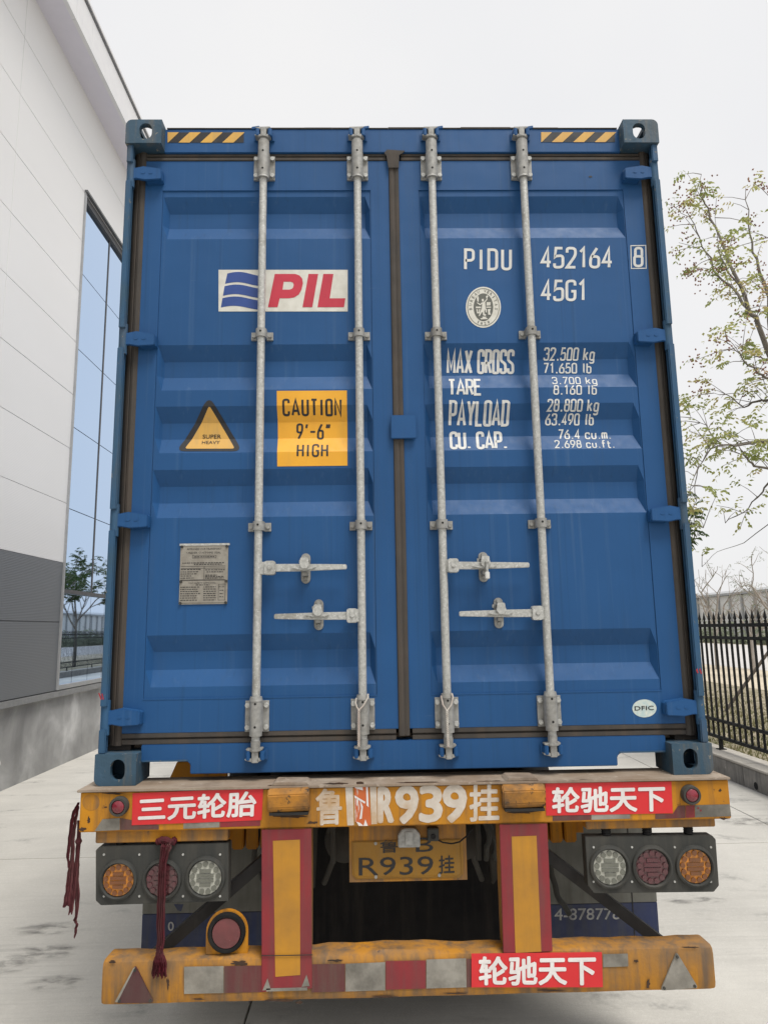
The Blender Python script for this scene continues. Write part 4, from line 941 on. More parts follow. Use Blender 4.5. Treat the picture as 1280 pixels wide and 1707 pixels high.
# oval class mark
def ell(cx, cy, rx, ry, n=36): return [(cx+rx*math.cos(2*math.pi*k/n), cy+ry*math.sin(2*math.pi*k/n)) for k in range(n)]
BX, BY = 805.5, 512.0
decal_poly('class_mark', [ell(BX, BY, 29.2, 34.2)], 'sticker_white', dr, door_y, .0012, PY)
def ring(name, a, b2, mat, eps, parent=dr):
    n = 36; vs_ = [(at(x, y, PY).x, at(x, y, PY).z) for x, y in ell(BX, BY, *a)+ell(BX, BY, *b2)]
    decal(name, vs_, [(i, (i+1) % n, n+(i+1) % n, n+i) for i in range(n)], mat, parent, door_y, eps)
ring('class_mark_ring', (26.8, 31.6), (25.8, 30.6), 'print_grey', .0018)
decal_poly('class_mark_field', [ell(BX, BY, 16.4, 23.2)], 'print_grey', dr, door_y, .0018, PY)
def mk(cx, cy): return (760+cx*.078125, 460+cy*.078125)
fig = [[(545,500),(565,485),(590,495),(592,530),(575,550),(552,540)], [(560,570),(600,545),(620,560),(628,690),(545,700)], [(545,690),(628,690),(600,760),(605,840),(575,840),(570,770),(545,780),(500,860),(482,850)],
       [(600,550),(650,490),(635,440),(665,412),(685,440),(662,470),(668,500),(612,575)], [(565,580),(515,630),(445,580),(450,560),(515,600),(555,560)], [(450,435),(470,430),(485,470),(475,550),(455,550),(440,480)],
       [(420,655),(530,655),(530,690),(420,690)], [(640,655),(745,655),(740,680),(640,680)], [(430,710),(460,710),(462,770),(480,770),(485,710),(515,710),(500,800),(445,800)],
       [(650,560),(735,560),(730,630),(645,635)], [(622,700),(652,700),(652,780),(628,780)], [(675,710),(735,705),(720,770),(742,830),(685,830)], [(515,905),(560,900),(560,870),(640,870),(640,900),(675,905),(660,925),(530,930)], [(590,845),(615,810),(640,830),(620,858)]]
def decal_multi(name, items, mat, parent, yfun):                   # several outlines, each a hair above the last, in one mesh
    m_ = MB()
    for vs2, fs2, e in items: m_.add([(x, yfun(x, z)-e, z) for x, z in vs2], fs2)
    return m_.build(name, mat, parent, fix=False)
xz = lambda p, Y=PY: (at(p[0], p[1], Y).x, at(p[0], p[1], Y).z)
decal_multi('class_mark_figure', [([xz(mk(x, y)) for x, y in P], [tuple(range(len(P)))], .0024+.00008*k) for k, P in enumerate(fig)], 'sticker_white', dr, door_y)
def arc_text(body, a0, a1, rx, ry, size, flip=False):
    n = len(body); items = []
    for i, ch in enumerate(body):
        if ch == ' ': continue
        a = R(a0+(a1-a0)*i/(n-1)); cx, cy = BX+rx*math.cos(a), BY-ry*math.sin(a)
        up = Vector((math.cos(a), -math.sin(a))) * (-1 if flip else 1); rt = Vector((-up.y, up.x))
        vs2, fs2 = text_norm(ch, .012, 1); asp = .30 if ch in 'I1' else .72
        pts = [(Vector((cx, cy)) + rt*((u-.5)*size*asp) + up*((v_-.5)*size)) for u, v_ in vs2]
        items.append(([xz((p.x, p.y)) for p in pts], fs2, .0018))
    decal_multi('class_mark_lettering', items, 'print_grey', dr, door_y)
arc_text('BUREAU VERITAS', 186, -6, 21.4, 27.2, 5.0); arc_text('1828', 246, 294, 21.2, 27.2, 4.8, True)
# oval maker's sticker
decal_poly('oval_sticker', [ell(1073.8, 1181.2, 20.2, 15.0)], 'oval_pale', dr, door_y, .0012, DY)
decal_text('oval_sticker_text', 'DFIC', ((1057, 1177.4), (1089, 1176.6), (1089.5, 1183.6), (1057.5, 1184.8)), 'print_black', dr, door_y, .002, DY, .02)
decal_poly('paint_chip', [ell(984, 294, 3.2, 1.6, 10)], 'print_black', dr, door_y, .001, DY)

# --- locking bars with their brackets, guides, cams and handles
BAR = [-.598, -.170, .171, .590]; RY = .030
guide_px = [[(438, 553), (437, 876)], [(597.5, 552.5), (602, 874)], [(726, 552), (734.5, 873)], [(883, 550), (897.5, 871)]]
handles = [((450, 947), (578, 945), (508, 946), 1), ((587, 1026.5), (457, 1028), (530, 1024.5), -1), ((755, 943), (882, 942), (808.5, 943.5), 1), ((895, 1022), (765, 1023.5), (834.5, 1021.5), -1)]
def bolt(m, x, z, y, r=.0085, h=.008): m.cyl((x, y, z), (x, y-h, z), r, r*.92, 6)
HANDLE_Z = []
for i, bx_ in enumerate(BAR):
    bar = MB().cyl((bx_, RY, Z(.145)), (bx_, RY, Z(2.80)), .0168, None, 20).build('locking_bar', 'galvanised', ct, smooth=True)
    for zt, zb_, up in ((2.752, 2.632, 1), (.308, .186, -1)):
        m = MB()
        m.box(bx_-.048, bx_+.048, DY-.010, DY-.0005, Z(zb_), Z(zt))
        m.prism([(bx_-.026, Z(zb_+.004)), (bx_+.026, Z(zb_+.004)), (bx_+.026, Z(zt-.004)), (bx_-.026, Z(zt-.004))], RY, DY-.009)
        z0, z1 = (zb_-.004, zt+.052) if up > 0 else (zb_-.012, zt+.006)
        m.cyl((bx_, RY, Z(z0)), (bx_, RY, Z(z1)), .0255, None, 20)
        zc = zb_-.006 if up > 0 else zt+.010
        m.cyl((bx_, RY, Z(zc-.009)), (bx_, RY, Z(zc+.009)), .0275, .0235, 20)
        for dx in (-.038, .038):
            for dz in (zb_+.018, zt-.018): MB().cyl((bx_+dx, DY-.0101, Z(dz)), (bx_+dx, DY-.022, Z(dz)), .0112, .0098, 8).build('bolt', 'galvanised', bar)
        m.build('bearing_bracket', 'galvanised_dull', bar, smooth=True)
        h = MB()
        for dz in (zb_+.024, zt-.008): h.cyl((bx_, RY-.0262, Z(dz)), (bx_, RY-.020, Z(dz)), .0048, None, 8)
        h.build('pin_hole', 'hole_dark', bar)
    # cams at both ends, each gripping a blue keeper
    s_ = -1 if i in (0, 3) else 1
    for zc, up in ((2.845, 1), (.098, -1)):
        m = MB()
        m.cyl((bx_, RY, Z(zc-up*.058)), (bx_, RY, Z(zc-up*.020)), .0195, .0185, 16)
        m.cyl((bx_, RY, Z(zc-up*.028)), (bx_, RY, Z(zc-up*.018)), .0245, .0245, 16)
        m.box(bx_-.013, bx_+.013, RY-.014, RY+.02, Z(zc-.026), Z(zc+.026))
        for dz, w0 in ((-.020, .034), (.018, .030)):
            m.prism([(bx_-w0-.006, Z(zc+dz+.004)), (bx_-.012, Z(zc+dz-.003)), (bx_+.012, Z(zc+dz-.003)), (bx_+w0, Z(zc+dz+.006)), (bx_+w0, Z(zc+dz+.013)), (bx_-w0-.006, Z(zc+dz+.011))], RY-.012, RY+.024)
        m.build('cam', 'galvanised_dull', bar, bevel=.002)
        kp = MB()
        for sd in (-1, 1):
            kp.box(bx_+sd*.018, bx_+sd*.038, RY-.004, .0595, Z(zc-.014), Z(zc+.016))
            kp.cyl((bx_+sd*.028, RY-.006, Z(zc-.016)), (bx_+sd*.028, RY-.006, Z(zc+.020)), .010, .010, 10)
        kp.box(bx_-.046, bx_+.046, .052, .0597, Z(zc-.020), Z(zc+.022))
        sk = -1 if i in (0,) else 1
        if up > 0: kp.obox((bx_+sk*.038, RY-.002, Z(zc+.028)), (.018, 0, .003), (0, .006, 0), (0, 0, .007))
        kp.build('cam_keeper', 'container_blue', bar, bevel=.002)
    # guides
    for gx_, gy_ in guide_px[i]:
        zc = at(gx_, gy_, RY-.016).z; m = MB()
        pb = door_y(bx_+.03, zc)
        ring_ = [(bx_+.0175*math.cos(t), RY+.0175*math.sin(t)) for t in [0+k*-math.pi/10 for k in range(11)]]
        ring2 = [(bx_+.0235*math.cos(t), RY+.0235*math.sin(t)) for t in [0+k*-math.pi/10 for k in range(11)]]
        vs_ = [(x, y, z) for z in (zc-.019, zc+.019) for x, y in ring_+ring2]
        fs_ = []
        for k in range(10):
            fs_ += [(k, k+1, k+12, k+11), (22+k, 22+k+11, 22+k+12, 22+k+1), (11+k, 12+k, 34+k, 33+k), (k, 22+k, 23+k, k+1)]
        m.add(vs_, fs_)
        for sd in (-1, 1):
            m.box(bx_+sd*.0176, bx_+sd*.0236, RY-.001, pb-.009, zc-.019, zc+.019)
            m.box(bx_+sd*.0178, bx_+sd*.048, pb-.012, pb-.0005, zc-.018, zc+.018)
            bolt(m, bx_+sd*.0355, zc-.001, pb-.011, .009, .009)
        m.build('bar_guide', 'galvanised_dull', bar, smooth=True)
        MB().cyl((bx_, RY-.0242, zc+.003), (bx_, RY-.018, zc+.003), .0046, None, 8).build('pin_hole', 'hole_dark', bar)
    # handle: hub block on the bar, tapering arm, catch with hasp
    (hx, hy_), (tx, ty), (kx, ky), sg = handles[i]
    ph = at(hx, hy_, RY-.012); pt = at(tx, ty, RY-.012); pk_ = at(kx, ky, RY-.012)
    m = MB(); zc = ph.z
    c8 = .006; hw, hh = .0225, .029
    m.prism([(ph.x-hw+c8, zc-hh), (ph.x+hw-c8, zc-hh), (ph.x+hw, zc-hh+c8), (ph.x+hw, zc+hh-c8), (ph.x+hw-c8, zc+hh), (ph.x-hw+c8, zc+hh), (ph.x-hw, zc+hh-c8), (ph.x-hw, zc-hh+c8)], RY-.026, RY+.010)
    m.box(min(bx_, ph.x), max(bx_, ph.x), RY-.012, RY+.012, zc-.026, zc+.026)
    m.cyl((ph.x, RY-.0255, zc), (ph.x, RY-.031, zc), .010, .009, 10)
    a0 = ph.x+sg*.021
    m.prism([(a0, zc-.016), (pk_.x-sg*.03, (zc+pt.z)/2-.016), (pt.x-sg*.003, pt.z-.0105), (pt.x, pt.z-.008), (pt.x, pt.z+.007), (pt.x-sg*.003, pt.z+.0105), (pk_.x-sg*.03, (zc+pt.z)/2+.015), (a0, zc+.016)], RY-.018, RY-.008)
    m.prism([(pk_.x-.06, pk_.z-.002), (pk_.x-.02, pk_.z-.011), (pk_.x+.03, pk_.z-.010), (pk_.x+.05, pk_.z+.001), (pk_.x, pk_.z+.003)], RY-.027, RY-.0185)
    m.build('handle', 'galvanised', bar, bevel=.002)
    m = MB(); zc = pk_.z; px_ = pk_.x; yb = door_y(px_, zc)
    out = []
    for k in range(9): t = math.pi*k/8; out.append((px_+.0195*math.cos(t), zc+.044+.0195*math.sin(t)))
    for k in range(9): t = math.pi+math.pi*k/8; out.append((px_+.0195*math.cos(t), zc-.044+.0195*math.sin(t)))
    m.prism(out, yb-.010, yb-.0005)
    bolt(m, px_-.001, zc+.048, yb-.009, .010, .010); bolt(m, px_, zc-.044, yb-.009, .010, .008)
    m.box(px_-.013, px_+.013, RY+.0, yb-.009, zc+.012, zc+.024); m.box(px_-.012, px_+.012, RY-.004, yb-.009, zc-.034, zc-.018)
    m.build('handle_catch', 'galvanised_dull', bar, bevel=.002)
    m = MB()
    m.prism([(px_-.016, zc+.040), (px_-.019, zc+.020), (px_-.021, zc+.008), (px_-.010, zc-.007), (px_+.010, zc-.007), (px_+.021, zc+.009), (px_+.017, zc+.022), (px_+.015, zc+.040)], RY-.034, RY-.0275)
    m.box(px_-.014, px_+.014, RY-.0276, yb-.01, zc+.030, zc+.038)
    m.cyl((px_-.024, yb-.016, zc+.020), (px_-.024, yb-.016, zc+.036), .004, None, 6)
    m.build('handle_hasp', 'galvanised', bar, bevel=.0025)
    HANDLE_Z.append((px_, zc))
# --- body behind the doors: corrugated sides, roof, front, rails, floor, cross members
for sx in (-1, 1):
    xo, xi = HW-.006, HW-.042; prof = []; y = .166; P = .278
    while y < LEN-.35:
        prof += [(xo, y), (xo, y+.072), (xi, y+.140), (xi, y+.210)]; y += P
    prof += [(xo, y), (xo, LEN-.17)]
    n = len(prof); m = MB()
    m.add([(sx*x, yy_, Z(.16)) for x, yy_ in prof]+[(sx*x, yy_, Z(2.79)) for x, yy_ in prof], [(i, i+1, n+i+1, n+i) for i in range(n-1)])
    m.build('side_wall', 'container_blue', ct, fix=False)
    MB().box(sx*(HW-.002), sx*(HW-.062), .18, LEN-.18, Z(2.79), Z(2.862)).build('top_rail', 'frame_blue', ct)
    MB().box(sx*(HW-.002), sx*(HW-.05), .18, LEN-.18, Z(.018), Z(.16)).build('bottom_rail', 'frame_blue', ct)
    MB().box(sx*(HW-.004), sx*(HW-.15), LEN-.15, LEN-.01, Z(.118), Z(2.778)).build('front_post', 'frame_blue', ct)
rp = []; y = .165
while y < LEN-.4: rp += [(y, 2.858), (y+.09, 2.858), (y+.11, 2.878), (y+.19, 2.878)]; y += .21
rp += [(y, 2.858), (LEN-.05, 2.858)]; n = len(rp); m = MB()
m.add([(-1.19, a, Z(b2)) for a, b2 in rp]+[(1.19, a, Z(b2)) for a, b2 in rp], [(i, i+1, n+i+1, n+i) for i in range(n-1)])
m.build('roof', 'container_blue', ct, fix=False)
MB().box(-1.07, 1.07, LEN-.09, LEN-.03, Z(.02), Z(2.88)).build('front_wall', 'container_blue', ct)
MB().box(-1.16, 1.16, .15, LEN-.1, Z(.12), Z(.16)).build('floor', 'deck_steel', ct)
cmb = MB().box(-1.165, 1.165, -.025, .025, Z(.02), Z(.119)).build('cross_member', 'frame_blue', ct)
for k in range(38):
    o = cmb if k == 0 else cmb.copy()
    if k: COL.objects.link(o)
    o.location.y = .45+.30*k
# red crayon marks on the posts
for pts_ in ([[(164, 1156), (166, 1155), (170, 1166), (168, 1167)], [(169.2, 1157), (171, 1156), (173.5, 1166), (171.7, 1167)]],
             [[(1159.5, 1117), (1162, 1114), (1164, 1122), (1162, 1123)], [(1165, 1116), (1167, 1114), (1170, 1123), (1168, 1124)]]):
    decal_poly('crayon_mark', pts_, 'marker_red', ct, lambda x, z: .0098, .001, .01)

# ------------------------------------------------------------------ seals hanging on the bars
def twisted(p, ln, r, off, turns):
    return [Vector((p.x+r*math.cos(turns*2*math.pi*k/40+off), p.y+r*.6*math.sin(turns*2*math.pi*k/40+off), p.z-ln*k/40)) for k in range(41)]
def rope_seal(loop, top, bot, label):
    root = at(*bot, .0); e = empty('rope_seal', root, label, 'seal', 'twisted rope seals on the locking bars')
    lp_ = [at(x, y, yy_) for x, y, yy_ in loop]
    MB().tube(smooth_path(lp_, rnd, 3, .0004), .0032, 7).build('loop', 'rope', e, smooth=True)
    a = at(*top, -.006); b2 = at(*bot, -.006)
    for off in (0, math.pi):
        pts_ = [a.lerp(b2, k/60)+Vector((.0032*math.cos(k*.9+off), .0022*math.sin(k*.9+off), 0)) for k in range(61)]
        MB().tube(pts_, .0030, 6).build('strand', 'rope', e, smooth=True)
    return e
rope_seal([(594, 1164, .0), (592.5, 1172, -.004), (595, 1180, -.006), (599, 1184, -.006), (606, 1176, -.004), (613, 1164, .0), (614, 1157, .006)], (598, 1183), (598, 1246), 'twisted rope seal on the inner locking bar of the left door')
rope_seal([(735, 1160, .0), (738, 1175, -.004), (745, 1185, -.006), (752, 1176, -.004), (755, 1162, .0), (753, 1157, .006)], (745, 1184), (747, 1246), 'twisted rope seal on the inner locking bar of the right door')
px_, zc = HANDLE_Z[2]
bs = empty('bolt_seal', (px_, 0, zc-.05), 'white bolt seal through the upper handle catch of the right door', 'seal')
MB().cyl((px_+.003, RY-.040, zc+.012), (px_+.003, RY-.040, zc-.026), .0055, None, 10).cyl((px_+.003, RY-.040, zc+.012), (px_+.003, RY-.040, zc+.017), .009, None, 10).build('pin', 'galvanised', bs, smooth=True)
MB().box(px_-.006, px_+.012, RY-.048, RY-.032, zc-.056, zc-.026).box(px_-.004, px_+.010, RY-.046, RY-.034, zc-.0255, zc-.020).build('lock_body', 'seal_white', bs, bevel=.003)

# ================================================================== the trailer
tr = empty('container_trailer', (0, 0, 0), 'grimy orange container trailer with red banners and rear lamps', 'trailer')
BY_ = -.05                                                          # rear face of the cross beam
def prof_front(px_tl, px_tr, px_br, px_bl, Y): return [at(*p, Y) for p in (px_tl, px_tr, px_br, px_bl)]
# cross beam: deck flange, web, lower flange
fl = MB().box(-1.258, 1.252, -.062, .155, Z(-.010), Z(-.001)).build('deck_flange', 'deck_steel', tr, bevel=.002)
beam = MB().box(-1.248, 1.248, BY_, .14, Z(-.156), Z(-.0105)).build('rear_beam', 'trailer_orange', tr, bevel=.004)
by = lambda x, z: BY_
for px0, px1, py0 in ((455, 517, 1294), (838, 893, 1289)):
    a = at(px0, py0+6, -.0); b2 = at(px1, py0+6, -.0)
    MB().prism([(a.x, Z(-.0005)), (b2.x, Z(-.0005)), (b2.x-.012, Z(.010)), (a.x+.015, Z(.012))], -.055, .05).build('deck_pad', 'deck_steel', fl, bevel=.002)
# gussets behind the beam
MB().prism([(-1.085, Z(-.13)), (-.80, Z(-.13)), (-.80, Z(-.002)), (-1.03, Z(-.002))], .5, .52).build('gusset', 'trailer_orange', tr)
# rubber-worn buffer blocks
for q in (((447, 1316), (515.5, 1313), (516, 1353), (447, 1356.5)), ((836, 1309), (907, 1307), (907.5, 1346), (838, 1350))):
    c4 = prof_front(*q, BY_-.02); m = MB()
    tl, tr_, br, bl = c4
    sec = [(BY_+.002, 0), (BY_-.022, .0), (BY_-.046, .22), (BY_-.046, .75), (BY_-.034, .95), (BY_+.002, 1.0)]
    vs_ = []
    for e_, (t0, b0) in enumerate(((tl, bl), (tr_, br))):
        for y, f in sec: vs_.append((t0.x+(b0.x-t0.x)*f, y, t0.z+(b0.z-t0.z)*f))
    n = len(sec); m.add(vs_, [tuple(range(n)), tuple(range(2*n-1, n-1, -1))]+[(i, (i+1) % n, n+(i+1) % n, n+i) for i in range(n)])
    m.build('buffer_block', 'block_worn', beam, bevel=.004)
    MB().box(bl.x+.006, br.x-.004, BY_-.0395, BY_+.001, min(bl.z, br.z)-.004, min(bl.z, br.z)+.006).build('block_edge', 'black_steel', beam)
# banners on the beam
def banner(q, body, tq, parent, yf, Y, label, curl=.0):
    n = 8; vs_, fs_ = [], []
    o = decal_quad('banner', q, 'banner_red', parent, lambda x, z: yf(x, z) - curl*abs(math.sin(x*23+z*9)), .0022, Y, n=n); o['label'] = label
    decal_text('banner_text', body, tq, 'banner_white', parent, lambda x, z: yf(x, z) - curl*abs(math.sin(x*23+z*9)), .0040, Y, .032)
banner(((221.5, 1322.5), (439, 1314), (436.5, 1367.5), (220, 1376)), '三元轮胎', ((231, 1329.5), (429, 1318), (427, 1361), (230.5, 1370)), beam, by, BY_, 'red banner with white characters at the left end of the beam', .0012)
banner(((908.5, 1306), (1118.5, 1303), (1121, 1356), (910, 1360)), '轮驰天下', ((919, 1312.5), (1107.5, 1308.5), (1108.5, 1352.5), (919.5, 1356)), beam, by, BY_, 'red banner with white characters at the right end of the beam', .0008)
# sprayed registration
def B(body, q, bold): decal_text('sprayed_number', body, q, 'paint_white', beam, by, .0009, BY_, bold)
B('鲁', ((526, 1315), (570, 1314), (570, 1375), (526, 1377)), .022)
B('R', ((629, 1312), (657, 1311), (657, 1372), (629, 1373)), .05); B('9', ((658, 1309.5), (698, 1308.5), (698, 1374), (658, 1375)), .045)
B('3', ((698, 1309.5), (738, 1308.5), (738, 1371.5), (698, 1372.5)), .045); B('9', ((737, 1308), (778.5, 1307), (778.5, 1372), (737, 1373)), .045); B('挂', ((782, 1308), (832, 1307), (832, 1369), (782, 1370.5)), .022)
decal_poly('sprayed_stroke', [[(575.6, 1312), (588, 1312), (590, 1376), (579, 1376.5)], [(616.5, 1311), (627.5, 1311), (628.5, 1374), (619, 1374.5)]], 'paint_white', beam, by, .0009, BY_)
decal_poly('torn_sticker', [[(590.3, 1310.5), (614, 1310), (616.5, 1340), (618.5, 1376), (600, 1377.5), (592, 1370)]], 'torn_orange', beam, by, .0016, BY_)
decal_poly('torn_sticker_scrap', [[(590.5, 1310.5), (604, 1310), (605, 1318), (598, 1316), (592, 1314)], [(610, 1310), (613, 1310), (614.5, 1346), (611, 1343)], [(590.5, 1326), (609, 1337), (608, 1340), (591, 1330)], [(600, 1334), (605, 1345), (603, 1365), (599, 1366), (602, 1348)], [(594, 1370), (600, 1372), (606, 1377), (598, 1377)], [(594, 1331), (597, 1333), (596, 1344), (594, 1342)], [(606, 1377), (609, 1366), (613, 1377)]], 'banner_white', beam, by, .0022, BY_)
# reflective tape along the lower edge of the beam
def tape(nm, poly, mat, parent, yf, Y, e=.0014): return decal_poly(nm, [poly], mat, parent, yf, e, Y)
for P, mt in (([(171, 1366), (200, 1364), (200, 1384), (158, 1386)], 'reflect_white_dirty'), ([(200.6, 1364), (265, 1376), (265, 1383), (200.6, 1384)], 'reflect_red_dirty'),
              ([(306, 1372.5), (366, 1370.4), (366, 1379.5), (306, 1382)], 'reflect_white_dirty'), ([(366.6, 1370.2), (434, 1368), (434, 1377), (366.6, 1379.5)], 'reflect_red'),
              ([(921, 1360.6), (985, 1358.6), (985, 1367), (921, 1369)], 'reflect_red_dirty'), ([(985.6, 1358.6), (1050, 1357.4), (1050, 1365), (985.6, 1367)], 'reflect_white_dirty'),
              ([(1092, 1357), (1121, 1357), (1130, 1343.4), (1142, 1343.2), (1142, 1364), (1092, 1366)], 'reflect_red_dirty'), ([(1142.6, 1343.2), (1157, 1342.6), (1157.6, 1363), (1142.8, 1364)], 'reflect_red'),
              ([(1157.6, 1342.6), (1216, 1341), (1218.5, 1361), (1158.2, 1363)], 'reflect_white_dirty')):
    tape('reflective_tape', P, mt, beam, by, BY_)
for k in range(4): tape('tape_mark', [(1162+k % 2*4, 1346+k//2*4), (1165+k % 2*4, 1346+k//2*4), (1165+k % 2*4, 1349+k//2*4), (1162+k % 2*4, 1349+k//2*4)], 'reflect_red', beam, by, BY_, .002) if k in (0, 3) else None
decal_poly('old_lamp_stain', [ell(152, 1338, 14.5, 14)], 'bumper_orange', beam, by, .0006, BY_)
# side marker lamps on the beam
for px, py, r in ((197.4, 1345.5, 15.6), (1152.6, 1326, 15.8)):
    c4 = at(px, py, BY_-.02); rr = r/455.0*1.03
    ml = MB().revolve((c4.x, BY_, c4.z), [(rr, 0), (rr, .022), (rr*.94, .028), (rr*.72, .028), (rr*.70, .018), (.002, .018)], 28).build('marker_lamp', 'housing_grey', tr, smooth=True)
    MB().revolve((c4.x, BY_-.0185, c4.z), [(rr*.69, 0), (rr*.64, .008), (rr*.4, .014), (.001, .016)], 24).build('marker_lens', 'lens_red_bright', ml, smooth=True)
# lamp bars and lamp clusters
for (x0, x1, z0, z1) in ((at(161, 1390, -.02).x, at(381, 1390, -.02).x, at(270, 1403, -.02).z, Z(-.157)), (at(975, 1370, -.02).x, at(1190, 1370, -.02).x, at(1080, 1380, -.02).z, Z(-.157))):
    MB().box(x0, x1, -.030, .02, z0, z1).build('lamp_bar', 'bumper_orange', tr, bevel=.003)
LY = -.030
def cells(c, R_, y, mat, parent):
    m = MB(); 
    for k in range(13):
        a = 2*math.pi*k/13+math.pi/2; cx, cz = c.x+R_*.80*math.cos(a), c.z+R_*.80*math.sin(a); s = R_*.165
        m.prism([(cx+s*math.cos(t*math.pi/4+a), cz+s*math.sin(t*math.pi/4+a)) for t in range(8)], y-.004, y+.002)
    for row, hw in ((.40, .36), (.14, .54), (-.14, .54), (-.40, .36)):
        nseg = 1
        for q in range(nseg):
            x0 = c.x-hw*R_+2*hw*R_*q/nseg; m.box(x0+.001, x0+2*hw*R_/nseg-.001, y-.004, y+.002, c.z+(row-.105)*R_, c.z+(row+.105)*R_)
    o = m.build('lens_cells', mat, parent); o['kind'] = 'stuff'
for outline, lamps, springs in (
    ([(159.5, 1418), (166, 1412), (381, 1406), (381, 1503), (168, 1510), (159.5, 1502)], [(196, 1469, 32, 'amber'), (269, 1468.5, 33, 'red'), (341.5, 1465, 34, 'clear')], [202, 275, 345.6]),
    ([(975, 1396), (1187, 1393.5), (1193, 1400), (1198.5, 1477), (1190, 1487.5), (990, 1490), (980, 1477)], [(1017.5, 1447.5, 35, 'clear'), (1088.5, 1447, 35, 'red'), (1160, 1446, 34, 'amber')], [1011.5, 1080, 1149])):
    P = [at(x, y, LY) for x, y in outline]
    cl = MB().prism([(p.x, p.z) for p in P], LY, LY+.05).build('lamp_cluster', 'housing_grey', tr, bevel=.0015)
    cl['label'] = 'tail lamp housing under the left end of the beam' if outline[0][0] < 600 else 'tail lamp housing under the right end of the beam'
    ztop = max(p.z for p in P)
    for px, py, r, kind in lamps:
        c4 = at(px, py, LY-.01); rr = r/466.0
        bz = MB().revolve((c4.x, LY, c4.z), [(rr*1.06, 0), (rr*1.02, .010), (rr*.92, .013), (rr*.86, .008), (rr*.85, -.004), (.002, -.004)], 32).build('lamp_bezel', 'housing_grey', cl, smooth=True)
        MB().revolve((c4.x, LY+.0035, c4.z), [(rr*.845, 0), (rr*.83, .005), (rr*.5, .0065), (.001, .007)], 32).build('lens', 'lens_'+kind, cl, smooth=True)
        cells(c4, rr*.84, LY-.0035, 'lens_%s_cell' % kind, cl)
    sc_ = MB()
    for px in (min(o[0] for o in outline)+14, (lamps[0][0]+lamps[1][0])/2, (lamps[1][0]+lamps[2][0])/2, max(o[0] for o in outline)-14):
        for py in ((outline[1][1]+outline[2][1])/2+16, (outline[3][1]+outline[4][1])/2-12):
            c4 = at(px, py, LY); sc_.cyl((c4.x, LY-.003, c4.z), (c4.x, LY+.002, c4.z), .0042, None, 8)
    sc_.build('screws', 'galvanised', cl)
    for px in springs:
        c4 = at(px, 1400, -.01); m = MB(); z = ztop-.002; zt_ = Z(-.157)-.012
        pr_ = []; k = 0
        while z < zt_: pr_.append((z, .019 if k % 2 else .0165)); z += .0042; k += 1
        m.tube([(c4.x, -.005, z) for z, _ in pr_], [r for _, r in pr_], 14)
        m.build('rubber_mount', 'rubber', cl, smooth=True)
# uprights with red and yellow reflective boards
by2 = lambda x, z: -.058
for q, yq, lb in ((((436, 1382), (519, 1379), (520, 1649), (436, 1655)), ((455, 1402), (500, 1400), (500.5, 1626), (459, 1629)), 'left'),
              (((832.5, 1374), (912, 1372), (921, 1587), (839, 1590)), ((852.5, 1395), (894, 1393.5), (902, 1587), (859, 1589)), 'right')):
    c4 = [at(*p, -.058) for p in q]
    xl, xr = (c4[0].x+c4[3].x)/2, (c4[1].x+c4[2].x)/2
    up = MB().box(xl+.004, xr-.004, -.048, .05, Z(-.60), Z(-.157)).build('upright', 'bumper_orange', tr, bevel=.003)
    bd = MB().prism([(c4[0].x, Z(-.1575)), (c4[1].x, Z(-.1575)), (c4[2].x, c4[2].z), (c4[3].x, c4[3].z)], -.058, -.053).build('reflective_board', 'reflect_red', up, bevel=.0015)
    ye = decal_quad('yellow_reflector', yq, 'reflect_yellow', up, by2, .0012, -.058)
    if lb == 'left':
        MB().tube([at(436, 1594, -.062), at(478, 1593.5, -.064), at(521, 1592.5, -.062)], .0016, 5).build('wire_tie', 'black_steel', up)
        for px, py in ((444, 1641), (509, 1635)):
            a = at(px, py, -.0605); MB().prism([(a.x-.014, a.z-.022), (a.x+.016, a.z-.020), (a.x+.004, a.z+.018)], -.0600, -.0584).build('torn_edge', 'reflect_white_dirty', up)
        a = at(478, 1651, -.0605); MB().box(a.x-.075, a.x+.075, -.0600, -.0584, a.z-.004, a.z+.006).build('torn_edge', 'reflect_white_dirty', up)
# bumper: rounded bar with dented top
m = MB(); sec = []
xl, xr = at(170, 1630, -.05).x, at(1191, 1610, -.05).x
zt_, zb_ = Z(-.612), Z(-.755)
prof = [(.062, -.625), (.055, -.606), (-.030, -.604), (-.046, -.612), (-.052, -.632), (-.052, -.735), (-.047, -.752), (-.030, -.757), (.050, -.757), (.062, -.745)]
n = len(prof); nx = 50; vs_ = []; tt = [0, .0015, .004, .009]+[.02+.96*i/42 for i in range(43)]+[.991, .996, .9985, 1.0]
for i in range(nx+1):
    t = tt[i]; x = xl+(xr-xl)*t; e = min(t, 1-t)*(xr-xl); sh = 1.0 if e > .012 else .95+.05*math.sqrt(e/.012)
    dent = 0 if e < .05 else .004*math.sin(i*1.7)+.003*math.sin(i*.53+1) + (.008 if 18 < i < 27 else 0)
    for y, z in prof:
        top = z > -.66
        vs_.append((x, -.0+ (y)*(1 if e > .012 else .90+.1*math.sqrt(e/.012)) + .0015*math.sin(i*.8), Z(-.685+(z+.685)*sh) + (dent*.55 if top and y > -.04 else 0)))
fs_ = [(i*n+k, (i+1)*n+k, (i+1)*n+(k+1) % n, i*n+(k+1) % n) for i in range(nx) for k in range(n)] + [tuple(range(n)), tuple(range(nx*n, nx*n+n))[::-1]]
m.add(vs_, fs_); bump_ = m.build('bumper', 'bumper_orange', tr, smooth=True)
uy = lambda x, z: -.0536
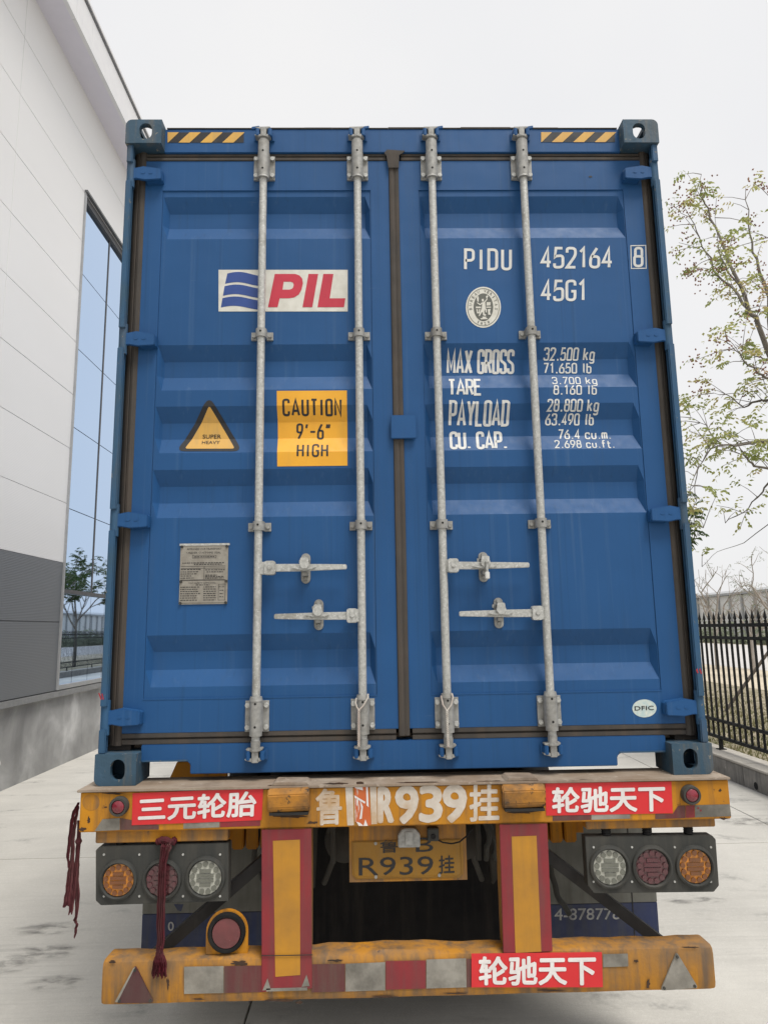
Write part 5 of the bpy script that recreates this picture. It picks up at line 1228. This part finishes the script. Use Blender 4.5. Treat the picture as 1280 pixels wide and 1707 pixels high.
for P, mt in (([(307, 1612), (373, 1611), (373, 1656), (307, 1657.5)], 'reflect_white_dirty'), ([(373.8, 1611), (437, 1610), (437, 1654.5), (373.8, 1656)], 'reflect_red_dirty'),
              ([(519.5, 1608), (575, 1607), (575, 1653.5), (519.5, 1655)], 'reflect_red_dirty'), ([(575.8, 1607), (642, 1604.5), (642, 1651.5), (575.8, 1653.5)], 'reflect_white_dirty'),
              ([(643, 1602.5), (709.5, 1601.5), (709.5, 1648.5), (643, 1650.5)], 'reflect_red'), ([(710.5, 1600), (776.5, 1598), (777.5, 1646.5), (710.5, 1648.5)], 'reflect_white_dirty'),
              ([(777.5, 1599), (786, 1599), (786, 1646), (778, 1646.5)], 'reflect_red_dirty'), ([(1005, 1591), (1046, 1590), (1047, 1611.5), (1005, 1613)], 'reflect_white_dirty')):
    tape('reflective_tape', P, mt, bump_, uy, -.0536)
banner(((785.5, 1589.5), (1002.5, 1587), (1004.5, 1646), (785.5, 1646)), '轮驰天下', ((797, 1594), (992.5, 1592), (993.5, 1642), (797.5, 1642.5)), bump_, lambda x, z: -.0560, -.056, 'red banner with white characters on the bumper', .0022)
for P, mt in (([(225.5, 1609), (257, 1672.5), (193, 1673)], 'triangle_dirty'), ([(1127.5, 1587), (1164, 1648), (1100.5, 1652)], 'reflect_white_dirty')):
    pts_ = tri(P, 6); c4 = [at(x, y, -.058) for x, y in pts_]
    t_ = MB().prism([(p.x, p.z) for p in c4], -.0605, -.0538).build('triangle_reflector', mt, bump_, bevel=.0015)
    s2 = MB()
    for x, y in P:
        cx, cy = sum(p[0] for p in P)/3, sum(p[1] for p in P)/3; a = at(x+(cx-x)*.2, y+(cy-y)*.2, -.06); s2.cyl((a.x, -.0605, a.z), (a.x, -.066, a.z), .005, None, 8)
    s2.build('reflector_bolts', 'housing_grey', bump_)
    if P[0][0] < 600:
        o_ = [at(x, y, -.0608) for x, y in tri([(226, 1612), (222, 1615), (191.5, 1671), (196, 1671.5)], 1)]
        MB().prism([(p.x, p.z) for p in o_], -.0616, -.0606).build('bare_edge', 'reflect_white_dirty', bump_)
def rust_blob(px, py, rx, ry, seed, parent, yf, Y):
    rg_ = random.Random(seed); n_ = 18; pts2 = []
    for k in range(n_):
        a = 2*math.pi*k/n_; f = rg_.uniform(.45, 1.05); pts2.append((px+rx*f*math.cos(a), py+ry*f*math.sin(a)))
    decal_poly('rust_patch', [pts2], 'rust', parent, yf, .0008, Y)
by3 = lambda x, z: BY_
for k, (px, py, rx, ry) in enumerate(((137, 1383, 9, 4), (148, 1368, 3, 7), (176, 1346, 3, 2), (190, 1323, 22, 2.2), (300, 1318, 40, 2.0), (480, 1310, 40, 2.2), (560, 1306.5, 28, 2), (600, 1306, 10, 3), (700, 1304.5, 45, 1.8), (822, 1303, 30, 2), (1010, 1300.5, 55, 1.6), (1165, 1299, 35, 2), (1200, 1318, 3, 3), (480, 1361, 36, 4), (870, 1354, 34, 4), (520, 1372, 14, 3), (1206, 1365, 10, 2.5))):
    rust_blob(px, py, rx, ry, 300+k, beam, by3, BY_)
for k, (px, py, rx, ry) in enumerate(((188, 1604, 8, 3), (400, 1606, 18, 5), (640, 1662, 26, 2.5), (470, 1668, 30, 2.5), (500, 1672, 8, 4), (330, 1666, 14, 2), (760, 1657, 26, 2), (920, 1652, 30, 2.2), (1060, 1603, 5, 3), (1080, 1640, 4, 10), (280, 1640, 3, 12), (560, 1602, 16, 2.5), (1150, 1580, 20, 2))):
    rust_blob(px, py, rx, ry, 400+k, bump_, lambda x, z: -.0532, -.0532)
# round lamp on a bracket standing on the bumper
c4 = at(378.5, 1554, -.02); w = .5*(at(412.6, 1554, -.02).x-at(342.4, 1554, -.02).x); zb2 = Z(-.606)
o_ = [(c4.x-w, zb2), (c4.x+w, zb2)] + [(c4.x+w*math.cos(math.pi*k/16), c4.z+w*math.sin(math.pi*k/16)) for k in range(17)]
rb = MB().prism(o_, -.020, -.008).build('round_lamp', 'trailer_orange', tr, bevel=.003); rb['label'] = 'round red lamp on an orange bracket standing on the bumper'
MB().box(c4.x-w*.98, c4.x+w*.98, -.0079, .04, zb2, zb2+.006).build('bracket_foot', 'trailer_orange', rb)
rr = 32.5/462
MB().revolve((c4.x, -.020, c4.z), [(rr, 0), (rr, .014), (rr*.94, .020), (rr*.80, .020), (rr*.77, .010), (.002, .010)], 32).build('lamp_ring', 'rubber', rb, smooth=True)
MB().revolve((c4.x, -.0302, c4.z), [(rr*.765, 0), (rr*.74, .006), (rr*.4, .009), (.001, .010)], 28).build('lens', 'lens_red_dusty', rb, smooth=True)
# number plate, its lamp, the camera and cable
NY = .045
hb = [at(*p, NY+.004) for p in ((582, 1381), (776, 1378), (776, 1404), (585, 1408))]
MB().box(hb[0].x, hb[1].x, NY+.003, NY+.012, at(680, 1467, NY).z-.006, Z(-.1575)).build('plate_carrier', 'bumper_orange', tr)
q = [(586, 1403), (768, 1399), (772, 1403), (772, 1457), (765, 1464), (594, 1466), (587, 1459)]
npl = MB().prism([(at(x, y, NY).x, at(x, y, NY).z) for x, y in q], NY-.001, NY+.002).build('number_plate', 'plate_yellow_shaded', tr, bevel=.0008)
ny = lambda x, z: NY-.001
MB().tube([at(588.5, 1405, NY-.002), at(766.5, 1401, NY-.002), at(769, 1456, NY-.002), at(763, 1461, NY-.002), at(595.5, 1463.5, NY-.002), at(590, 1458, NY-.002), at(588.5, 1405, NY-.002)], .0016, 5).build('plate_edge', 'plate_yellow_shaded', npl)
for body, tq, bo in (('R939', ((598, 1430), (722, 1427.5), (722, 1458), (598, 1460)), .0), ('挂', ((731, 1427), (757, 1425.5), (757.5, 1456), (731.5, 1457)), .012), ('鲁', ((633, 1401), (663, 1400), (663, 1421.5), (633, 1422.5)), .01), ('B', ((693, 1397), (722, 1396), (722, 1420), (693, 1420.5)), .0)):
    decal_text('plate_characters', body, tq, 'print_black', npl, ny, .0016, NY, bo)
s2 = MB()
for x, y in ((626, 1406), (626.5, 1462), (732, 1459)): a = at(x, y, NY); s2.cyl((a.x, NY-.001, a.z), (a.x, NY-.007, a.z), .006, None, 10)
s2.build('plate_screws', 'galvanised_dull', npl)
a = at(663, 1379, .02); b2 = at(700, 1411, .02)
pl_ = MB().prism([(a.x, b2.z), (b2.x, b2.z), (b2.x, a.z-.025), (b2.x-.02, a.z-.003), (a.x+.02, a.z-.003), (a.x, a.z-.025)], .002, NY-.003).build('plate_lamp', 'galvanised_dull', tr, bevel=.003)
MB().box(a.x+.027, b2.x-.027, -.004, .0015, b2.z+.010, a.z-.012).build('lamp_hood', 'galvanised_dull', pl_, bevel=.002)
a = at(712, 1380, .02); b2 = at(731, 1401, .02)
cm = MB().box(a.x, b2.x, .004, NY-.003, b2.z, a.z).build('reversing_camera', 'housing_grey', tr, bevel=.003)
MB().cyl(((a.x+b2.x)/2, .0035, b2.z+.018), ((a.x+b2.x)/2, -.002, b2.z+.018), .010, .009, 14).build('camera_lens', 'hole_dark', cm, smooth=True)
MB().tube(smooth_path([at(x, y, .01) for x, y in ((728, 1400), (738, 1405), (752, 1407), (766, 1404), (778, 1394), (788, 1382))], rnd, 3, .0004), .003, 6).build('camera_cable', 'rubber', cm, smooth=True)
# diagonal braces (angle bars) from the uprights down to the bumper ends
for (x0, y0), (x1, y1), Yb in (((436, 1428), (252, 1588), .06), ((917, 1420), (1108, 1566), .06)):
    a, b2 = at(x0, y0, Yb), at(x1, y1, Yb); d = (b2-a).normalized(); nrm = Vector((d.z, 0, -d.x))
    if nrm.z > 0: nrm = -nrm
    mid = (a+b2)/2; hl = (b2-a).length/2+.03
    mm = MB(); mm.obox(mid+nrm*.021+Vector((0, .003, 0)), d*hl, (0, .003, 0), nrm*.021); mm.obox(mid+nrm*.003+Vector((0, .032, 0)), d*hl, (0, .026, 0), nrm*.003)
    mm.build('brace', 'black_steel', tr, bevel=.001)
# chassis rails, gusset channels, cross tubes
for sx in (-1, 1):
    rl = MB(); rl.box(sx*.36, sx*.52, .80, 12.2, Z(-.06), Z(-.045)); rl.box(sx*.435, sx*.445, .80, 12.2, Z(-.44), Z(-.061)); rl.box(sx*.36, sx*.52, .80, 12.2, Z(-.456), Z(-.441))
    MB().box(sx*.40, sx*.52, .142, .798, Z(-.22), Z(-.046)).build('rail_end', 'rubber_and_shade_black', tr)  # orange rail coloured near black here, the dark underside put into its paint
    rl.build('chassis_rail', 'trailer_orange', tr)
    for x0 in (.56, .62, .68):
        MB().box(sx*x0, sx*(x0+.05), .26+.01*x0, .33, Z(-.32), Z(-.165)).build('stiffener', 'trailer_orange', tr, bevel=.006)
    MB().box(sx*.545, sx*.78, .34, .36, Z(-.30), Z(-.16)).build('side_plate', 'trailer_orange', tr)
    MB().tube([(sx*.30, .2, Z(-.16)), (sx*.30, .2, Z(-.36))], .011, 8).build('air_pipe', 'housing_grey', tr, smooth=True)
for k, Yc in enumerate((1.6, 3.2, 5.0, 7.0, 9.0, 11.0)): MB().box(-.434, .434, Yc-.05, Yc+.05, Z(-.30), Z(-.10)).build('cross_member', 'trailer_orange', tr)
MB().box(-1.2, 1.2, 11.95, 12.15, Z(-.15), Z(-.002)).build('front_bolster', 'trailer_orange', tr)
# hoses in the dark behind the plate
for pts_ in (((.31, .3, Z(-.17)), (.36, .35, Z(-.24)), (.40, .4, Z(-.34)), (.42, .5, Z(-.45))), ((.29, .3, Z(-.16)), (.33, .32, Z(-.2)), (.37, .34, Z(-.3)), (.36, .4, Z(-.42))),
             ((-.62, .28, Z(-.22)), (-.64, .3, Z(-.38)), (-.60, .3, Z(-.46)), (-.57, .3, Z(-.36))), ((.60, .25, Z(-.35)), (.63, .25, Z(-.52)), (.68, .26, Z(-.60)))):
    MB().tube(smooth_path(pts_, rnd, 4, .003), .012, 7).build('air_hose', 'housing_grey', tr, smooth=True)
# running gear that shows dimly between the uprights
MB().cyl((-.34, .52, Z(-.34)), (.34, .52, Z(-.34)), .055, None, 20).build('axle_tube', 'grimy_grey', tr, smooth=True)
for sx in (-1, 1):
    MB().revolve((sx*.26, .46, Z(-.34)), [(.02, -.06), (.085, -.05), (.092, 0), (.085, .05), (.05, .065), (.02, .07)], 20).build('brake_chamber', 'grimy_grey', tr, smooth=True)
    MB().tube([(sx*.30, .40, Z(-.20)), (sx*.33, .42, Z(-.30)), (sx*.31, .46, Z(-.42)), (sx*.36, .55, Z(-.55))], .013, 8).build('air_hose', 'grimy_grey', tr, smooth=True)
    MB().prism([(sx*.38, Z(-.24)), (sx*.46, Z(-.24)), (sx*.44, Z(-.52)), (sx*.40, Z(-.56))], .50, .56).build('spring_hanger', 'grimy_grey', tr, bevel=.004)
# mud flaps with worn lettering, black rubber curtain between
MF = .70
for sx in (-1, 1):
    x0, x1 = sorted((sx*.60, sx*(1.215 if sx > 0 else 1.222)))
    zsp = at(1000, 1507, MF).z
    fl_ = MB().box(x0, x1, MF, MF+.012, zsp+.001, 1.02).build('mudflap', 'flap_grey', tr, bevel=.002)
    fl_['label'] = 'dirty mudflap with blue lower half and worn lettering'
    MB().box(x0, x1, MF, MF+.012, .29, zsp).build('flap_lower', 'flap_blue', fl_, bevel=.002)
    MB().box(x0, x1, MF-.006, MF+.02, 1.021, 1.06).build('flap_holder', 'black_steel', fl_)
    fy = lambda x, z: MF
    if sx > 0:
        decal_text('flap_lettering', '4-8787786', ((924, 1515), (1048, 1514), (1048, 1533), (924, 1535)), 'flap_letter', fl_, fy, .001, MF, .012)
        e1 = at(1053, 1500, MF).x; MB().box(e1, e1+.004, MF-.003, MF-.0005, .3, 1.0).build('flap_seam', 'black_steel', fl_)
    else:
        decal_text('flap_lettering', '0', ((280, 1537), (290, 1537), (290, 1552), (280, 1553)), 'flap_letter', fl_, fy, .001, MF, .02)
        decal_poly('flap_emblem', [[(290, 1508), (306, 1508), (302, 1520), (296, 1518)]], 'flap_blue', fl_, fy, .001, MF)
MB().box(-.585, .585, MF+.03, MF+.045, .30, 1.12).build('rubber_curtain', 'rubber_and_shade_black', tr)
MB().box(-.585, .585, MF+.025, MF+.05, 1.121, 1.30).build('curtain_rail', 'rubber_and_shade_black', tr)
# axles, wheels, springs, landing legs
tyre = MB(); cs = [(.30, .0), (.36, .01), (.44, .0), (.495, .018), (.515, .045), (.515, .205), (.495, .232), (.44, .25), (.36, .24), (.30, .25)]
tyre.revolve((0, 0, 0), [(r, d) for r, d in cs], 36, 'x')
first = None
for k, Yc in enumerate((1.72, 3.03, 4.34)):
    MB().cyl((-1.0, Yc, .515), (1.0, Yc, .515), .065, None, 14).build('axle', 'black_steel', tr, smooth=True)
    for sx in (-1, 1):
        MB().box(sx*.445, sx*.525, Yc-.5, Yc+.5, .585, .66).build('leaf_spring', 'black_steel', tr)
        for xo in (.97, .66):
            if first is None:
                w_ = bpy.data.objects.new('wheel', None); COL.objects.link(w_); w_.parent = tr; WLOC[w_.name] = Vector((0, 0, 0)); first = w_
                t_ = tyre.build('tyre', 'rubber', w_, smooth=True)
                MB().revolve((-.12, 0, 0), [(.30, -.10), (.30, .10), (.26, .10), (.22, .03), (.12, .02), (.10, .08), (.01, .08)], 28, 'x').build('rim', 'housing_grey', w_, smooth=True)
                w2 = w_
            else: w2 = copy_tree(first, tr)
            w2.location = ((sx*xo + (.25 if sx > 0 else 0)) if sx > 0 else sx*xo, Yc, .515)
for sx in (-1, 1):
    lg = MB().box(sx*.62, sx*.76, 9.6, 9.74, .55, 1.22).build('landing_leg', 'trailer_orange', tr)
    MB().box(sx*.635, sx*.745, 9.615, 9.725, .06, .55).box(sx*.56, sx*.82, 9.5, 9.84, 0.002, .06).build('leg_foot', 'black_steel', lg)
# ------------------------------------------------------------------ rags tied to the trailer
def ribbon(path, widths, folds, seed, mat, parent, name):
    rg = random.Random(seed); m = MB(); nf = folds*2+1; vs_ = []
    P = smooth_path(path, rg, 5, .0008); n = len(P)
    for i, p in enumerate(P):
        t = i/(n-1); f = t*(len(widths)-1); a = min(int(f), len(widths)-2); w = widths[a]+(widths[a+1]-widths[a])*(f-a)
        for k in range(nf+1):
            u = k/nf-.5; vs_.append((p.x+u*w, p.y+(.35*w/folds+.002)*(1 if k % 2 else -1)*.6+.002*math.sin(i*.9+k), p.z+.004*math.sin(k*1.3+seed)*(t)))
    nn = nf+1; m.add(vs_, [(i*nn+k, i*nn+k+1, (i+1)*nn+k+1, (i+1)*nn+k) for i in range(n-1) for k in range(nf)])
    o = m.build(name, mat, parent, smooth=False, fix=False)
    sd = o.modifiers.new('thickness', 'SOLIDIFY'); sd.thickness = .0016; return o
rg1 = empty('red_rag', at(277, 1408, -.045), 'long red cloth strip with frayed end hanging over the left tail lamps', 'rag')
ribbon([at(x, y, Y) for x, y, Y in ((277, 1401, -.04), (276, 1412, -.06), (271, 1440, -.062), (269, 1480, -.062), (268, 1530, -.062), (267.5, 1575, -.066), (266, 1592, -.072))], [.03, .034, .026, .027, .028, .026, .022], 3, 1, 'rag_red', rg1, 'strip')
for k in range(11):
    dx = (k-5)*2.3; ribbon([at(x, y, Y) for x, y, Y in ((266+dx*.25, 1586, -.068), (266+dx*.7, 1604, -.074-.004*(k % 3)), (265+dx, 1626+5*math.sin(k*2.1), -.068-.004*(k % 3)))], [.008, .010, .006], 1, 20+k, 'rag_red', rg1, 'frayed_strand')
MB().tube(smooth_path([at(x, y, Y) for x, y, Y in ((262, 1404, -.035), (270, 1400, -.042), (280, 1402, -.05), (290, 1405, -.04), (292, 1400, -.03))], rg, 4, .002), [.012]*17, 8).build('knot', 'rag_red', rg1, smooth=True)
ribbon([at(x, y, Y) for x, y, Y in ((280, 1406, -.055), (281, 1416, -.06), (279, 1424, -.06))], [.02, .018, .006], 2, 3, 'rag_pink', rg1, 'loose_end')
rg2 = empty('red_rag', at(128, 1342, .0), 'faded red rag strips dangling from the left end of the trailer beam', 'rag')
for k, (pth, wd, mt) in enumerate((
    ([(131, 1338), (124, 1352), (119, 1372), (115, 1405), (113, 1430), (114, 1446)], [.012, .018, .018, .014, .016, .006], 'rag_red'),
    ([(130, 1344), (127, 1362), (122, 1390), (120, 1430), (116, 1470), (110, 1512)], [.012, .014, .020, .022, .034, .036], 'rag_pink'),
    ([(131, 1368), (131, 1400), (127, 1440), (123, 1480), (117, 1524)], [.016, .020, .022, .028, .020], 'rag_pink'),
    ([(132, 1378), (131, 1410), (128, 1450), (129, 1490), (127, 1528)], [.018, .020, .020, .026, .012], 'rag_pink'),
    ([(127, 1524), (125, 1534), (128, 1542), (126, 1552), (124, 1564)], [.008, .018, .012, .014, .004], 'rag_pink'))):
    ribbon([at(x, y, -.03+.012*k) for x, y in pth], [w*.62 for w in wd], 2, 40+k, mt, rg2, 'strip')
a = at(131, 1403, 0); MB().tube([a+Vector((0, 0, .012)), a, a-Vector((0, 0, .012))], [.008, .014, .008], 8).build('knot', 'rag_pink', rg2, smooth=True)
